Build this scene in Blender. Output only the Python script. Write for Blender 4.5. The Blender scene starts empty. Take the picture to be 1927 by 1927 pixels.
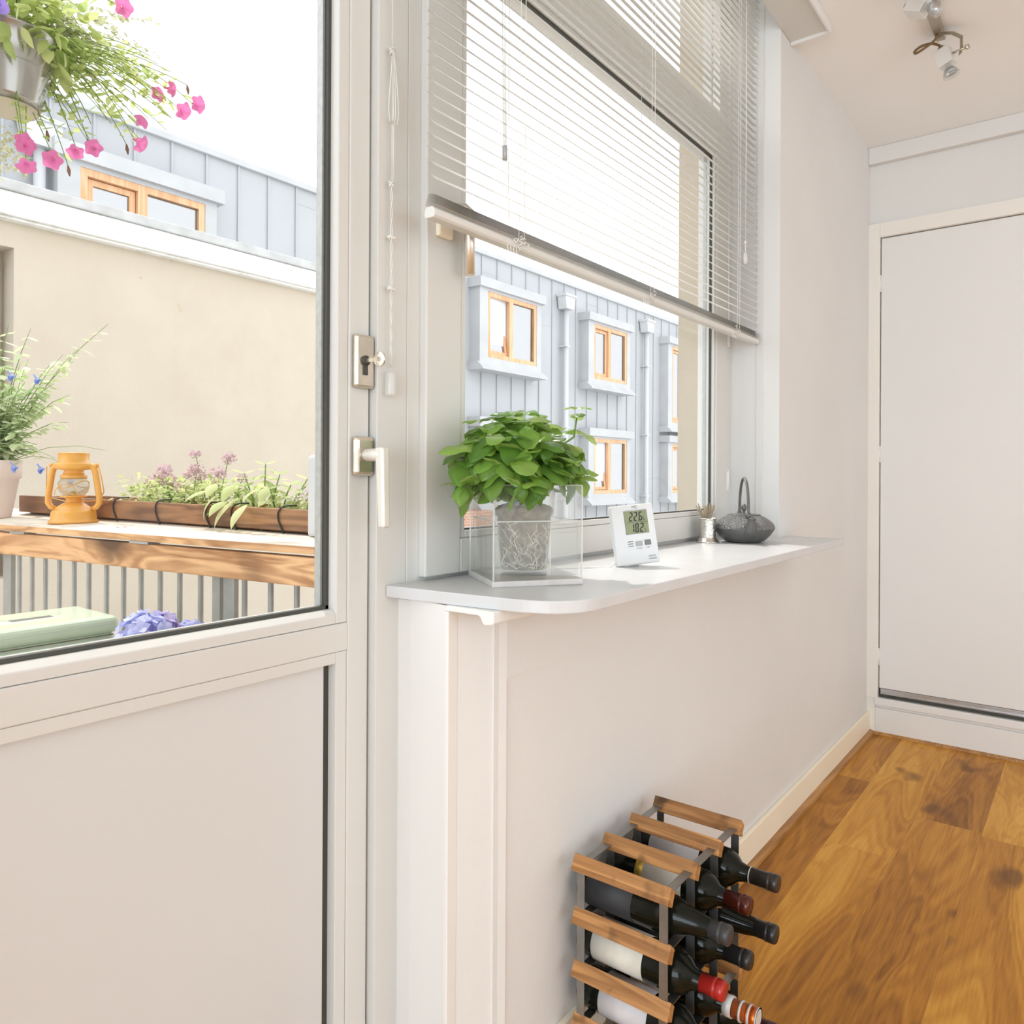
import bpy, math, random
from mathutils import Vector, Matrix

# ---------------------------------------------------------------- camera, sky, sun, exposure
scene = bpy.context.scene
COL = scene.collection
FPX, PCX, PCY, CAMH, ROLL = 1424.0, 963.5, 893.0, 1.143, math.radians(0.3)
PSI = math.atan2(2065 - 963.5, FPX)            # angle between the view axis and the window wall
SI, CO = math.sin(PSI), math.cos(PSI)

cam_data = bpy.data.cameras.new('camera')
cam = bpy.data.objects.new('camera', cam_data)
COL.objects.link(cam)
cam_data.sensor_width = 36.0
cam_data.lens = 36.0 * FPX / 1927.0
cam_data.shift_y = -(963.5 - PCY) / 1927.0
cam_data.clip_start = 0.02
cam_data.clip_end = 200
cam.matrix_world = (Matrix.Translation((0, 0, CAMH)) @ Matrix.Rotation(-(math.pi / 2 - PSI), 4, 'Z')
                    @ Matrix.Rotation(math.pi / 2, 4, 'X') @ Matrix.Rotation(ROLL, 4, 'Z'))
scene.camera = cam

world = bpy.data.worlds.new('overcast_sky')
scene.world = world
world.use_nodes = True
wn = world.node_tree
bgn = wn.nodes['Background']
bgn.inputs[0].default_value = (0.96, 0.98, 1.0, 1)
bgn.inputs[1].default_value = 2.1

sun_d = bpy.data.lights.new('sun', 'SUN')
sun_d.energy = 2.8
sun_d.angle = math.radians(2)
sun_d.color = (1.0, 0.95, 0.86)
sun = bpy.data.objects.new('sun', sun_d)
COL.objects.link(sun)
sun.rotation_euler = Vector((-0.12, -0.50, -0.86)).to_track_quat('-Z', 'Y').to_euler()

# added area lamps: inferred window daylight from the left, plain fill from the rear
for nm_, sx_, sy_, en_, loc_, rot_ in (('left_daylight', 2.6, 2.1, 97, (-3.16, -0.75, 1.35), (90, 0, -90)),
                                       ('rear_fill', 4.2, 2.2, 10, (0.7, -3.27, 1.35), (90, 0, 0))):
    ar_d = bpy.data.lights.new(nm_, 'AREA')
    ar_d.shape = 'RECTANGLE'
    ar_d.size, ar_d.size_y = sx_, sy_
    ar_d.energy = en_
    ar_d.color = (0.71, 0.88, 1.0)
    ar = bpy.data.objects.new(nm_, ar_d)
    COL.objects.link(ar)
    ar.location = loc_
    ar.rotation_euler = [math.radians(v_) for v_ in rot_]

vs = scene.view_settings
scene.display_settings.display_device = 'sRGB'
vs.view_transform = 'Standard'
vs.look = 'None'
vs.exposure = 0.0
vs.gamma = 1.0
vs.use_curve_mapping = False
cy = scene.cycles
cy.max_bounces = 9
cy.diffuse_bounces = 5
cy.glossy_bounces = 4
cy.transmission_bounces = 6
cy.transparent_max_bounces = 24
cy.caustics_reflective = False
cy.caustics_refractive = False
cy.use_denoising = True
cy.sample_clamp_indirect = 6.0
random.seed(7)
PI = math.pi

# ---------------------------------------------------------------- helpers
def V(*a):
    return Vector(a)

class MB:
    """collects geometry, then links it as ONE mesh object"""
    def __init__(s):
        s.v, s.f, s.sm, s.mi = [], [], [], []
    def add(s, vs_, fs, smooth=False, mi=0):
        o = len(s.v)
        s.v += [Vector(p) for p in vs_]
        for f in fs:
            s.f.append([i + o for i in f]); s.sm.append(smooth); s.mi.append(mi)
        return s
    def box(s, x0, x1, y0, y1, z0, z1, mi=0):
        p = [(x0,y0,z0),(x1,y0,z0),(x1,y1,z0),(x0,y1,z0),(x0,y0,z1),(x1,y0,z1),(x1,y1,z1),(x0,y1,z1)]
        return s.add(p, [(0,3,2,1),(4,5,6,7),(0,1,5,4),(1,2,6,5),(2,3,7,6),(3,0,4,7)], mi=mi)
    def prism(s, poly, ext, mi=0, smooth=False):
        n = len(poly); e = Vector(ext)
        p = [Vector(q) for q in poly]
        q = [a + e for a in p]
        nrm = Vector((0,0,0))
        for i in range(n):
            nrm += p[i].cross(p[(i+1) % n])
        flip = nrm.dot(e) > 0
        f0 = list(range(n)); f1 = list(range(n, 2*n))
        if flip: f0 = f0[::-1]
        else: f1 = f1[::-1]
        o = len(s.v)
        s.add(p + q, [f0, f1], mi=mi)
        for i in range(n):
            j = (i+1) % n
            fc = [o+i, o+j, o+n+j, o+n+i]
            if not flip: fc = fc[::-1]
            s.f.append(fc); s.sm.append(smooth); s.mi.append(mi)
        return s
    def tube(s, pts, r, n=8, caps=True, mi=0, closed=False):
        pts = [Vector(p) for p in pts]
        m = len(pts)
        rs = r if isinstance(r, (list, tuple)) else [r]*m
        up = None; rings = []
        for i in range(m):
            if closed:
                t = pts[(i+1) % m] - pts[i-1]
            else:
                t = pts[min(i+1, m-1)] - pts[max(i-1, 0)]
            if t.length < 1e-9: t = Vector((0,0,1))
            t.normalize()
            if up is None:
                up = Vector((0,0,1)) if abs(t.z) < 0.9 else Vector((1,0,0))
            a = t.cross(up)
            if a.length < 1e-6: a = t.cross(Vector((0,1,0)))
            a.normalize(); b = a.cross(t); up = b
            rings.append([pts[i] + (a*math.cos(2*PI*k/n) + b*math.sin(2*PI*k/n))*rs[i] for k in range(n)])
        vs_ = [p for rg in rings for p in rg]
        fs = []
        for i in range(m if closed else m-1):
            i2 = (i+1) % m
            for k in range(n):
                k2 = (k+1) % n
                fs.append((i*n+k, i2*n+k, i2*n+k2, i*n+k2))
        s.add(vs_, fs, True, mi)
        if caps and not closed:
            o = len(s.v) - m*n
            s.f.append([o+k for k in range(n)][::1]); s.sm.append(False); s.mi.append(mi)
            s.f.append([o+(m-1)*n+k for k in range(n)][::-1]); s.sm.append(False); s.mi.append(mi)
        return s
    def lathe(s, prof, c=(0,0,0), axis=(0,0,1), n=24, mi=0, smooth=True, sx=1.0):
        c = Vector(c); ax = Vector(axis).normalized()
        ref = Vector((0,0,1)) if abs(ax.z) < 0.9 else Vector((1,0,0))
        a = ref.cross(ax).normalized(); b = ax.cross(a)
        vs_ = []
        for (r, h) in prof:
            for k in range(n):
                t = 2*PI*k/n
                vs_.append(c + ax*h + (a*math.cos(t)*sx + b*math.sin(t))*max(r, 1e-5))
        fs = []
        for i in range(len(prof)-1):
            for k in range(n):
                k2 = (k+1) % n
                fs.append((i*n+k, i*n+k2, (i+1)*n+k2, (i+1)*n+k))
        return s.add(vs_, fs, smooth, mi)
    def ball(s, c, r, n=8, m=5, mi=0, sc=(1,1,1)):
        c = Vector(c); vs_ = []; fs = []
        for i in range(m+1):
            th = PI*i/m
            for k in range(n):
                ph = 2*PI*k/n
                vs_.append(c + Vector((r*sc[0]*math.sin(th)*math.cos(ph), r*sc[1]*math.sin(th)*math.sin(ph), r*sc[2]*math.cos(th))))
        for i in range(m):
            for k in range(n):
                k2 = (k+1) % n
                fs.append((i*n+k, (i+1)*n+k, (i+1)*n+k2, i*n+k2))
        return s.add(vs_, fs, True, mi)
    def leaf(s, base, d, nrm, L, W, droop=0.6, cup=0.25, rows=6, cols=4, tip=0.85, mi=0, shape=0.8, wav=0.0, rib=0.10):
        d = Vector(d).normalized(); nrm = Vector(nrm)
        nrm = (nrm - d*nrm.dot(d))
        if nrm.length < 1e-4: nrm = d.orthogonal()
        nrm.normalize(); side = d.cross(nrm)
        p = Vector(base); vs_ = []; fs = []
        for i in range(rows+1):
            t = i/rows
            ph = droop*t
            dd = d*math.cos(ph) - nrm*math.sin(ph)
            nn = nrm*math.cos(ph) + d*math.sin(ph)
            if i: p = p + dd*(L/rows)
            w = W*0.5*(math.sin(PI*min(1, t)**shape)**tip if 0 < t < 1 else 0.03)
            for k in range(cols+1):
                u = -1 + 2*k/cols
                q = p + side*(u*w) - nn*(cup*w*u*u) + nn*(rib*w*(1-abs(u))*(-1)) 
                if wav: q = q + nn*(wav*w*math.sin(9*t+3*u)*abs(u))
                vs_.append(q)
        for i in range(rows):
            for k in range(cols):
                a = i*(cols+1)+k
                fs.append((a, a+1, a+cols+2, a+cols+1))
        return s.add(vs_, fs, True, mi)
    def xf(s, M):
        s.v = [M @ p for p in s.v]; return s
    def build(s, name, mats, parent=None, bevel=0.0, bseg=2, kind=None, label=None, off=None):
        me = bpy.data.meshes.new(name)
        o = bpy.data.objects.new(name, me)
        off = Vector(off) if off is not None else (Vector(parent['_base']) if parent is not None and '_base' in parent else Vector((0,0,0)))
        me.from_pydata([tuple(p - off) for p in s.v], [], s.f)
        me.polygons.foreach_set('use_smooth', s.sm)
        if not isinstance(mats, (list, tuple)): mats = [mats]
        for m in mats: me.materials.append(m)
        me.polygons.foreach_set('material_index', s.mi)
        me.update()
        COL.objects.link(o)
        if parent is not None:
            o.parent = parent
            o['_base'] = tuple(off)
            if parent.type == 'MESH': pass
        else:
            o.location = off
            o['_base'] = tuple(off)
        if bevel:
            b = o.modifiers.new('bevel', 'BEVEL'); b.width = bevel; b.segments = bseg
            b.limit_method = 'ANGLE'; b.angle_limit = math.radians(40)
        if kind: o['kind'] = kind
        if label: o['label'] = label
        return o

def thing(name, label, cat, base, group=None, kind=None):
    o = bpy.data.objects.new(name, None)
    COL.objects.link(o)
    o.location = base; o['_base'] = tuple(base)
    o.empty_display_size = 0.05
    if label: o['label'] = label
    if cat: o['category'] = cat
    if group: o['group'] = group
    if kind: o['kind'] = kind
    return o

def tag(o, label, cat, group=None, kind=None):
    o['label'] = label; o['category'] = cat
    if group: o['group'] = group
    if kind: o['kind'] = kind
    return o

def dup(root, loc, label=None, group=None):
    def cp(o, par):
        c = o.copy(); COL.objects.link(c); c.parent = par
        for ch in list(o.children): cp(ch, c)
        return c
    r = cp(root, None); r.location = loc
    if label: r['label'] = label
    if group: r['group'] = group
    return r

def text_mb(txt, size, M, depth=0.0002, mi=0):
    cu = bpy.data.curves.new('t', 'FONT'); cu.body = txt; cu.size = size; cu.align_x = 'CENTER'; cu.align_y = 'CENTER'
    ob = bpy.data.objects.new('t', cu); COL.objects.link(ob)
    bpy.context.view_layer.update()
    me = bpy.data.meshes.new_from_object(ob.evaluated_get(bpy.context.evaluated_depsgraph_get()))
    mb = MB(); mb.add([M @ v.co for v in me.vertices], [list(p.vertices) for p in me.polygons])
    bpy.data.objects.remove(ob); bpy.data.curves.remove(cu); bpy.data.meshes.remove(me)
    return mb

def join(a, b):
    o = len(a.v); a.v += b.v
    a.f += [[i+o for i in f] for f in b.f]; a.sm += b.sm; a.mi += b.mi
    return a

# ---------------------------------------------------------------- materials
def srgb(r, g, b):
    def c(x):
        x /= 255.0
        return x/12.92 if x <= 0.04045 else ((x+0.055)/1.055)**2.4
    return (c(r), c(g), c(b), 1)

class NT:
    def __init__(s, name):
        s.m = bpy.data.materials.new(name); s.m.use_nodes = True
        s.t = s.m.node_tree; s.t.nodes.clear()
        s.out = s.t.nodes.new('ShaderNodeOutputMaterial')
    def n(s, typ, **kw):
        nd = s.t.nodes.new(typ)
        for k, v in kw.items(): setattr(nd, k, v)
        return nd
    def l(s, a, b): s.t.links.new(a, b)
    def math(s, op, a, b=None, c=None):
        nd = s.n('ShaderNodeMath', operation=op)
        for i, x in enumerate((a, b, c)):
            if x is None: continue
            if isinstance(x, (int, float)): nd.inputs[i].default_value = x
            else: s.l(x, nd.inputs[i])
        return nd.outputs[0]
    def mix(s, fac, a, b, mode='MIX'):
        nd = s.n('ShaderNodeMix', data_type='RGBA', blend_type=mode)
        for sock, x in ((nd.inputs['Factor'], fac), (nd.inputs[6], a), (nd.inputs[7], b)):
            if isinstance(x, (int, float)): sock.default_value = x
            elif isinstance(x, tuple): sock.default_value = x
            else: s.l(x, sock)
        return nd.outputs[2]
    def coords(s, scale=(1,1,1), kind='Object'):
        tc = s.n('ShaderNodeTexCoord'); mp = s.n('ShaderNodeMapping')
        mp.inputs['Scale'].default_value = scale
        s.l(tc.outputs[kind], mp.inputs[0]); return mp.outputs[0]
    def noise(s, vec, scale=5, detail=4, rough=0.55, dist=0.0):
        nd = s.n('ShaderNodeTexNoise'); nd.inputs['Scale'].default_value = scale
        nd.inputs['Detail'].default_value = detail; nd.inputs['Roughness'].default_value = rough
        nd.inputs['Distortion'].default_value = dist
        if vec is not None: s.l(vec, nd.inputs['Vector'])
        return nd.outputs['Fac']
    def ramp(s, fac, stops):
        nd = s.n('ShaderNodeValToRGB'); cr = nd.color_ramp
        while len(cr.elements) < len(stops): cr.elements.new(0.5)
        for e, (p, c) in zip(cr.elements, stops): e.position = p; e.color = c
        s.l(fac, nd.inputs[0]); return nd.outputs[0]
    def bsdf(s, col, rough=0.5, metal=0.0, bump=None, bstr=0.2, bdist=0.002, coat=0.0, spec=0.5):
        b = s.n('ShaderNodeBsdfPrincipled')
        if isinstance(col, tuple): b.inputs['Base Color'].default_value = col
        else: s.l(col, b.inputs['Base Color'])
        if isinstance(rough, (int, float)): b.inputs['Roughness'].default_value = rough
        else: s.l(rough, b.inputs['Roughness'])
        b.inputs['Metallic'].default_value = metal
        b.inputs['Coat Weight'].default_value = coat
        b.inputs['Specular IOR Level'].default_value = spec
        if bump is not None:
            bp = s.n('ShaderNodeBump'); bp.inputs['Strength'].default_value = bstr; bp.inputs['Distance'].default_value = bdist
            s.l(bump, bp.inputs['Height']); s.l(bp.outputs[0], b.inputs['Normal'])
        return b.outputs[0]
    def done(s, sh):
        s.l(sh, s.out.inputs[0]); return s.m

def paint(name, col, rough=0.5, var=0.04, scale=3.0, metal=0.0, bscale=0, bstr=0.1, coat=0.0, spec=0.5):
    t = NT(name); c = t.coords()
    nz = t.noise(c, scale, 5)
    dark = tuple(x*(1-var) for x in col[:3]) + (1,); lite = tuple(min(1, x*(1+var)) for x in col[:3]) + (1,)
    colr = t.ramp(nz, [(0.3, dark), (0.7, lite)])
    b = t.noise(c, bscale, 3) if bscale else None
    return t.done(t.bsdf(colr, rough, metal, b, bstr, 0.002, coat, spec))

def leafmat(name, c1, c2, trans=0.4, rough=0.45, tcol=None):
    t = NT(name)
    g = t.n('ShaderNodeNewGeometry')
    nz = t.noise(t.coords(), 30, 3)
    f = t.math('ADD', t.math('MULTIPLY', g.outputs['Random Per Island'], 0.75), t.math('MULTIPLY', nz, 0.3))
    col = t.ramp(f, [(0.1, c1), (0.9, c2)])
    p = t.bsdf(col, rough)
    tr = t.n('ShaderNodeBsdfTranslucent')
    if tcol: tr.inputs[0].default_value = tcol
    else: t.l(t.mix(0.35, col, (1, 1, 0.55, 1)), tr.inputs[0])
    mx = t.n('ShaderNodeMixShader'); mx.inputs[0].default_value = trans
    t.l(p, mx.inputs[1]); t.l(tr.outputs[0], mx.inputs[2])
    return t.done(mx.outputs[0])

def clear(name, tint=(1, 1, 1, 1), base=0.04, gain=0.8, rough=0.0, haze=0.0, hcol=(0.9, 0.9, 0.9, 1)):
    t = NT(name)
    lw = t.n('ShaderNodeLayerWeight'); lw.inputs[0].default_value = 0.5
    f = t.math('ADD', t.math('MULTIPLY', t.math('POWER', lw.outputs['Facing'], 4.0), gain), base)
    tr = t.n('ShaderNodeBsdfTransparent'); tr.inputs[0].default_value = tint
    gl = t.n('ShaderNodeBsdfGlossy'); gl.inputs['Roughness'].default_value = rough
    mx = t.n('ShaderNodeMixShader')
    t.l(f, mx.inputs[0]); t.l(tr.outputs[0], mx.inputs[1]); t.l(gl.outputs[0], mx.inputs[2])
    sh = mx.outputs[0]
    if haze:
        df = t.n('ShaderNodeBsdfTranslucent'); df.inputs[0].default_value = hcol
        d2 = t.n('ShaderNodeBsdfDiffuse'); d2.inputs[0].default_value = hcol
        m1 = t.n('ShaderNodeMixShader'); m1.inputs[0].default_value = 0.5
        t.l(df.outputs[0], m1.inputs[1]); t.l(d2.outputs[0], m1.inputs[2])
        m2 = t.n('ShaderNodeMixShader'); m2.inputs[0].default_value = haze
        t.l(sh, m2.inputs[1]); t.l(m1.outputs[0], m2.inputs[2]); sh = m2.outputs[0]
    return t.done(sh)

def wood(name, c1, c2, axis='Y', rough=0.55, fine=120, broad=14, knots=None, bstr=0.15, dist=0.6):
    t = NT(name)
    sc = {'X': (0.06, 1, 1), 'Y': (1, 0.06, 1), 'Z': (1, 1, 0.06)}[axis]
    oi = t.n('ShaderNodeObjectInfo')
    tc = t.n('ShaderNodeTexCoord'); ad = t.n('ShaderNodeVectorMath', operation='ADD'); mp = t.n('ShaderNodeMapping')
    cx = t.n('ShaderNodeCombineXYZ'); r9 = t.math('MULTIPLY', oi.outputs['Random'], 9.0)
    for i in range(3): t.l(r9, cx.inputs[i])
    t.l(tc.outputs['Object'], ad.inputs[0]); t.l(cx.outputs[0], ad.inputs[1])
    mp.inputs['Scale'].default_value = sc
    t.l(ad.outputs[0], mp.inputs[0]); v = mp.outputs[0]
    a = t.noise(v, broad, 3, 0.5, dist); b = t.noise(v, fine, 4, 0.6, 0.3)
    rings = t.math('MULTIPLY_ADD', t.math('SINE', t.math('MULTIPLY', a, 38.0)), 0.16, 0.0)
    f = t.math('ADD', t.math('ADD', t.math('MULTIPLY', a, 0.6), t.math('MULTIPLY', b, 0.4)), rings)
    col = t.ramp(f, [(0.25, c1), (0.75, c2)])
    if knots:
        nz = t.noise(ad.outputs[0], knots, 2, 0.4)
        kf = t.ramp(nz, [(0.60, (0, 0, 0, 1)), (0.78, (1, 1, 1, 1))])
        col = t.mix(kf, col, tuple(x*0.3 for x in c1[:3]) + (1,))
    return t.done(t.bsdf(col, rough, 0, b, bstr, 0.001))

M = {}
M['plaster'] = paint('plaster', (0.755, 0.745, 0.73, 1), 0.75, 0.03, 2.0, bscale=140, bstr=0.25)
M['ceiling'] = paint('ceiling_paint', (0.92, 0.92, 0.915, 1), 0.8, 0.02, 1.2)
M['white'] = paint('white_lacquer', (0.68, 0.672, 0.645, 1), 0.28, 0.015, 2.0, spec=0.45)
M['whiteb'] = paint('bright_white_lacquer', (0.83, 0.82, 0.80, 1), 0.35, 0.015, 2.0)
M['panel'] = paint('door_panel_white', (0.665, 0.665, 0.66, 1), 0.42, 0.02, 1.3)
M['doorleaf'] = paint('closet_door_paint', (0.795, 0.785, 0.77, 1), 0.5, 0.02, 1.0)
M['frameb'] = paint('door_frame_paint', (0.84, 0.805, 0.75, 1), 0.45, 0.02, 3.0)
M['cream'] = paint('cream_paint', (0.93, 0.85, 0.69, 1), 0.45, 0.03, 3.0)
M['sill'] = paint('sill_paint', (0.63, 0.635, 0.645, 1), 0.3, 0.04, 9.0)
M['sillbare'] = paint('white_batten', (0.82, 0.81, 0.79, 1), 0.45, 0.02, 4.0)
M['gasket'] = paint('dark_rubber', (0.055, 0.055, 0.045, 1), 0.55, 0.1, 6.0)
M['alu'] = paint('brushed_aluminium', (0.55, 0.57, 0.60, 1), 0.28, 0.06, 20, metal=0.9)
M['spacer'] = paint('spacer_bar', (0.50, 0.51, 0.50, 1), 0.4, 0.1, 90, metal=0.4)
M['nickel'] = paint('satin_nickel', (0.80, 0.76, 0.69, 1), 0.33, 0.04, 12, metal=0.85)
M['nickelpol'] = paint('worn_nickel', (0.66, 0.60, 0.50, 1), 0.24, 0.15, 25, metal=0.9)
M['leverwhite'] = paint('anodised_lever', (0.78, 0.75, 0.70, 1), 0.38, 0.02, 10, metal=0.35)
M['steel'] = paint('rack_steel', (0.30, 0.30, 0.29, 1), 0.38, 0.12, 25, metal=0.85)
M['blind'] = paint('blind_lacquer', (0.80, 0.79, 0.765, 1), 0.3, 0.02, 5)
M['blindrail'] = paint('blind_rail', (0.70, 0.69, 0.66, 1), 0.3, 0.02, 5)
M['cord'] = paint('white_cord', (0.80, 0.79, 0.76, 1), 0.7, 0.03, 40)
M['clearplastic'] = clear('clear_plastic', (0.97, 0.97, 0.97, 1), 0.08, 0.6, 0.1, 0.55, (0.97, 0.97, 0.96, 1))
M['wand'] = clear('clear_wand', (0.86, 0.86, 0.84, 1), 0.10, 0.7, 0.05, 0.25, (0.8, 0.8, 0.78, 1))
M['glass'] = clear('window_glass', (0.985, 0.99, 0.988, 1), 0.004, 0.4)
M['glassext'] = clear('far_glass', (0.62, 0.65, 0.7, 1), 0.5, 0.4)
M['acrylic'] = clear('acrylic', (0.995, 0.995, 0.99, 1), 0.03, 0.5, 0.0, 0.03, (0.99, 0.99, 0.98, 1))
M['acrylicedge'] = clear('acrylic_edge', (1, 1, 1, 1), 0.05, 0.3, 0.2, 0.5, (0.97, 0.97, 0.95, 1))  # frosted, and whitened to imitate light glowing in the cut edges
M['water'] = clear('water', (0.99, 0.995, 0.99, 1), 0.02, 0.6, 0.0, 0.02, (0.98, 0.98, 0.97, 1))
M['lampglass'] = clear('lantern_glass', (0.95, 0.95, 0.92, 1), 0.05, 0.6, 0.0, 0.18, (0.93, 0.92, 0.88, 1))
M['bulb'] = clear('halogen_glass', (0.95, 0.96, 0.95, 1), 0.10, 0.7, 0.05, 0.22, (0.95, 0.96, 0.94, 1))
M['iron'] = paint('cast_iron', (0.135, 0.135, 0.13, 1), 0.42, 0.15, 40, metal=0.35, bscale=400, bstr=0.2)
M['silver'] = paint('embossed_silver', (0.72, 0.69, 0.63, 1), 0.26, 0.12, 60, metal=0.9, bscale=170, bstr=0.9)
M['silverp'] = paint('plain_silver', (0.74, 0.71, 0.65, 1), 0.22, 0.08, 30, metal=0.9)
M['stick'] = paint('dry_stick', (0.36, 0.29, 0.20, 1), 0.75, 0.35, 120, bscale=300, bstr=0.6)
M['device'] = paint('device_plastic', (0.70, 0.71, 0.72, 1), 0.35, 0.01, 5)
M['deviceside'] = paint('device_side', (0.70, 0.71, 0.72, 1), 0.4, 0.01, 5)
M['lcd'] = paint('lcd_green', (0.24, 0.27, 0.135, 1), 0.25, 0.02, 8)
M['ink'] = paint('black_ink', (0.012, 0.013, 0.015, 1), 0.5, 0.05, 8)
M['inkgrey'] = paint('grey_ink', (0.14, 0.14, 0.15, 1), 0.5, 0.05, 8)
M['btnlight'] = paint('button_light', (0.38, 0.38, 0.39, 1), 0.4, 0.03, 8)
M['btndark'] = paint('button_dark', (0.17, 0.17, 0.18, 1), 0.4, 0.03, 8)
M['soil'] = paint('soil', (0.23, 0.18, 0.12, 1), 0.9, 0.6, 90, bscale=160, bstr=0.9)
M['root'] = paint('root', (0.66, 0.61, 0.49, 1), 0.7, 0.15, 60)
M['rackwood'] = wood('rack_wood', (0.27, 0.115, 0.035, 1), (0.60, 0.30, 0.105, 1), 'Y', 0.42, 150, 22, knots=22)
M['btlglass'] = paint('dark_bottle_glass', (0.008, 0.009, 0.006, 1), 0.08, 0.2, 20, spec=0.22)
for nm, c, r, mt in (('lab_black', (0.03, 0.032, 0.036, 1), 0.6, 0), ('lab_white', (0.72, 0.70, 0.62, 1), 0.6, 0), ('lab_grey', (0.66, 0.65, 0.67, 1), 0.6, 0),
                     ('lab_gold', (0.62, 0.42, 0.08, 1), 0.35, 0.7), ('cap_black', (0.022, 0.021, 0.021, 1), 0.32, 0.1), ('cap_grey', (0.045, 0.045, 0.047, 1), 0.4, 0.1),
                     ('cap_brown', (0.035, 0.028, 0.022, 1), 0.3, 0.2), ('cap_burg', (0.075, 0.012, 0.008, 1), 0.22, 0.2), ('cap_red', (0.42, 0.022, 0.018, 1), 0.28, 0.1),
                     ('cap_orange', (0.62, 0.13, 0.015, 1), 0.22, 0.6), ('cap_purple', (0.06, 0.012, 0.02, 1), 0.35, 0.1), ('foilwhite', (0.62, 0.60, 0.58, 1), 0.45, 0.1)):
    M[nm] = paint(nm, c, r, 0.08, 30, metal=mt)
M['brasscable'] = paint('brown_cable', (0.20, 0.12, 0.05, 1), 0.45, 0.1, 40)
M['brackmetal'] = paint('spot_steel', (0.42, 0.37, 0.28, 1), 0.35, 0.08, 30, metal=0.75)
M['spotbox'] = paint('spot_satin', (0.80, 0.79, 0.77, 1), 0.32, 0.03, 12, metal=0.45)
M['basil'] = leafmat('basil_leaf', (0.05, 0.17, 0.016, 1), (0.30, 0.52, 0.09, 1), 0.45, 0.24)
M['potclear'] = clear('clear_pot', (0.99, 0.99, 0.98, 1), 0.03, 0.5, 0.03, 0.03)
M['stem'] = leafmat('green_stem', (0.20, 0.33, 0.08, 1), (0.32, 0.45, 0.13, 1), 0.2)
M['sage'] = leafmat('sage_leaf', (0.42, 0.56, 0.24, 1), (0.78, 0.83, 0.48, 1), 0.45, 0.7)
M['oregano'] = leafmat('oregano_leaf', (0.36, 0.52, 0.13, 1), (0.78, 0.82, 0.44, 1), 0.4, 0.6)
M['petleaf'] = leafmat('petunia_leaf', (0.30, 0.46, 0.10, 1), (0.74, 0.80, 0.38, 1), 0.45, 0.6)
M['salvia'] = leafmat('salvia_leaf', (0.38, 0.54, 0.25, 1), (0.88, 0.92, 0.76, 1), 0.4, 0.6)
M['silverleaf'] = leafmat('grey_leaf', (0.42, 0.44, 0.30, 1), (0.66, 0.66, 0.50, 1), 0.35, 0.7)
M['petpink'] = leafmat('pink_petal', (0.66, 0.085, 0.36, 1), (0.86, 0.32, 0.60, 1), 0.4, 0.6, (0.88, 0.26, 0.58, 1))
M['petviolet'] = leafmat('violet_petal', (0.20, 0.12, 0.55, 1), (0.38, 0.28, 0.75, 1), 0.35, 0.6, (0.40, 0.28, 0.85, 1))
M['mauve'] = leafmat('mauve_bloom', (0.46, 0.24, 0.27, 1), (0.93, 0.85, 0.90, 1), 0.3, 0.7, (0.8, 0.55, 0.68, 1))
M['palebloom'] = leafmat('pale_bloom', (0.70, 0.58, 0.66, 1), (0.93, 0.90, 0.90, 1), 0.3, 0.7, (0.92, 0.84, 0.88, 1))
M['hydr'] = leafmat('hydrangea_petal', (0.46, 0.50, 0.84, 1), (0.70, 0.72, 0.95, 1), 0.35, 0.7, (0.62, 0.66, 0.95, 1))
M['hydrp'] = leafmat('hydrangea_lilac', (0.46, 0.40, 0.72, 1), (0.62, 0.58, 0.85, 1), 0.35, 0.7, (0.66, 0.58, 0.9, 1))
M['salviabl'] = leafmat('salvia_blue', (0.22, 0.32, 0.80, 1), (0.50, 0.58, 0.92, 1), 0.35, 0.7, (0.4, 0.5, 0.95, 1))
M['drybud'] = leafmat('dry_bud', (0.22, 0.10, 0.08, 1), (0.40, 0.24, 0.18, 1), 0.2, 0.7)
M['lantern'] = paint('orange_enamel', (0.80, 0.40, 0.07, 1), 0.3, 0.06, 12, coat=0.3)
M['terra'] = paint('pale_terracotta', (0.86, 0.74, 0.71, 1), 0.8, 0.03, 9)
M['hangpot'] = paint('zinc_hanging_pot', (0.40, 0.39, 0.37, 1), 0.22, 0.12, 7, metal=0.75)
M['hangpotin'] = paint('pot_bottom', (0.66, 0.60, 0.51, 1), 0.6, 0.05, 8)
M['deckwood'] = wood('shelf_front_wood', (0.42, 0.19, 0.075, 1), (0.86, 0.52, 0.27, 1), 'Y', 0.6, 70, 9, knots=6, dist=1.6)
M['decktop'] = wood('shelf_top_wood', (0.60, 0.52, 0.44, 1), (0.80, 0.73, 0.65, 1), 'Y', 0.65, 60, 12)
M['troughwood'] = wood('trough_wood', (0.17, 0.085, 0.045, 1), (0.42, 0.22, 0.105, 1), 'Y', 0.65, 70, 12, knots=8)
M['wire'] = paint('black_wire', (0.02, 0.02, 0.02, 1), 0.45, 0.1, 40)
M['galv'] = paint('galvanised', (0.42, 0.42, 0.41, 1), 0.5, 0.12, 25, metal=0.45)
M['tin'] = paint('pale_green_enamel', (0.56, 0.67, 0.53, 1), 0.28, 0.05, 6, coat=0.3)
M['tindark'] = paint('tin_seam', (0.12, 0.12, 0.10, 1), 0.6, 0.2, 40)
M['zinc'] = paint('zinc_cladding', (0.44, 0.455, 0.475, 1), 0.55, 0.05, 0.9)
M['zincl'] = paint('zinc_trim', (0.50, 0.51, 0.525, 1), 0.55, 0.06, 2.5)
M['orangewood'] = wood('window_timber', (0.62, 0.34, 0.17, 1), (0.80, 0.50, 0.30, 1), 'Z', 0.55, 40, 6)
M['curtain'] = paint('far_curtain', (0.75, 0.79, 0.86, 1), 0.8, 0.05, 3)
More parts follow.
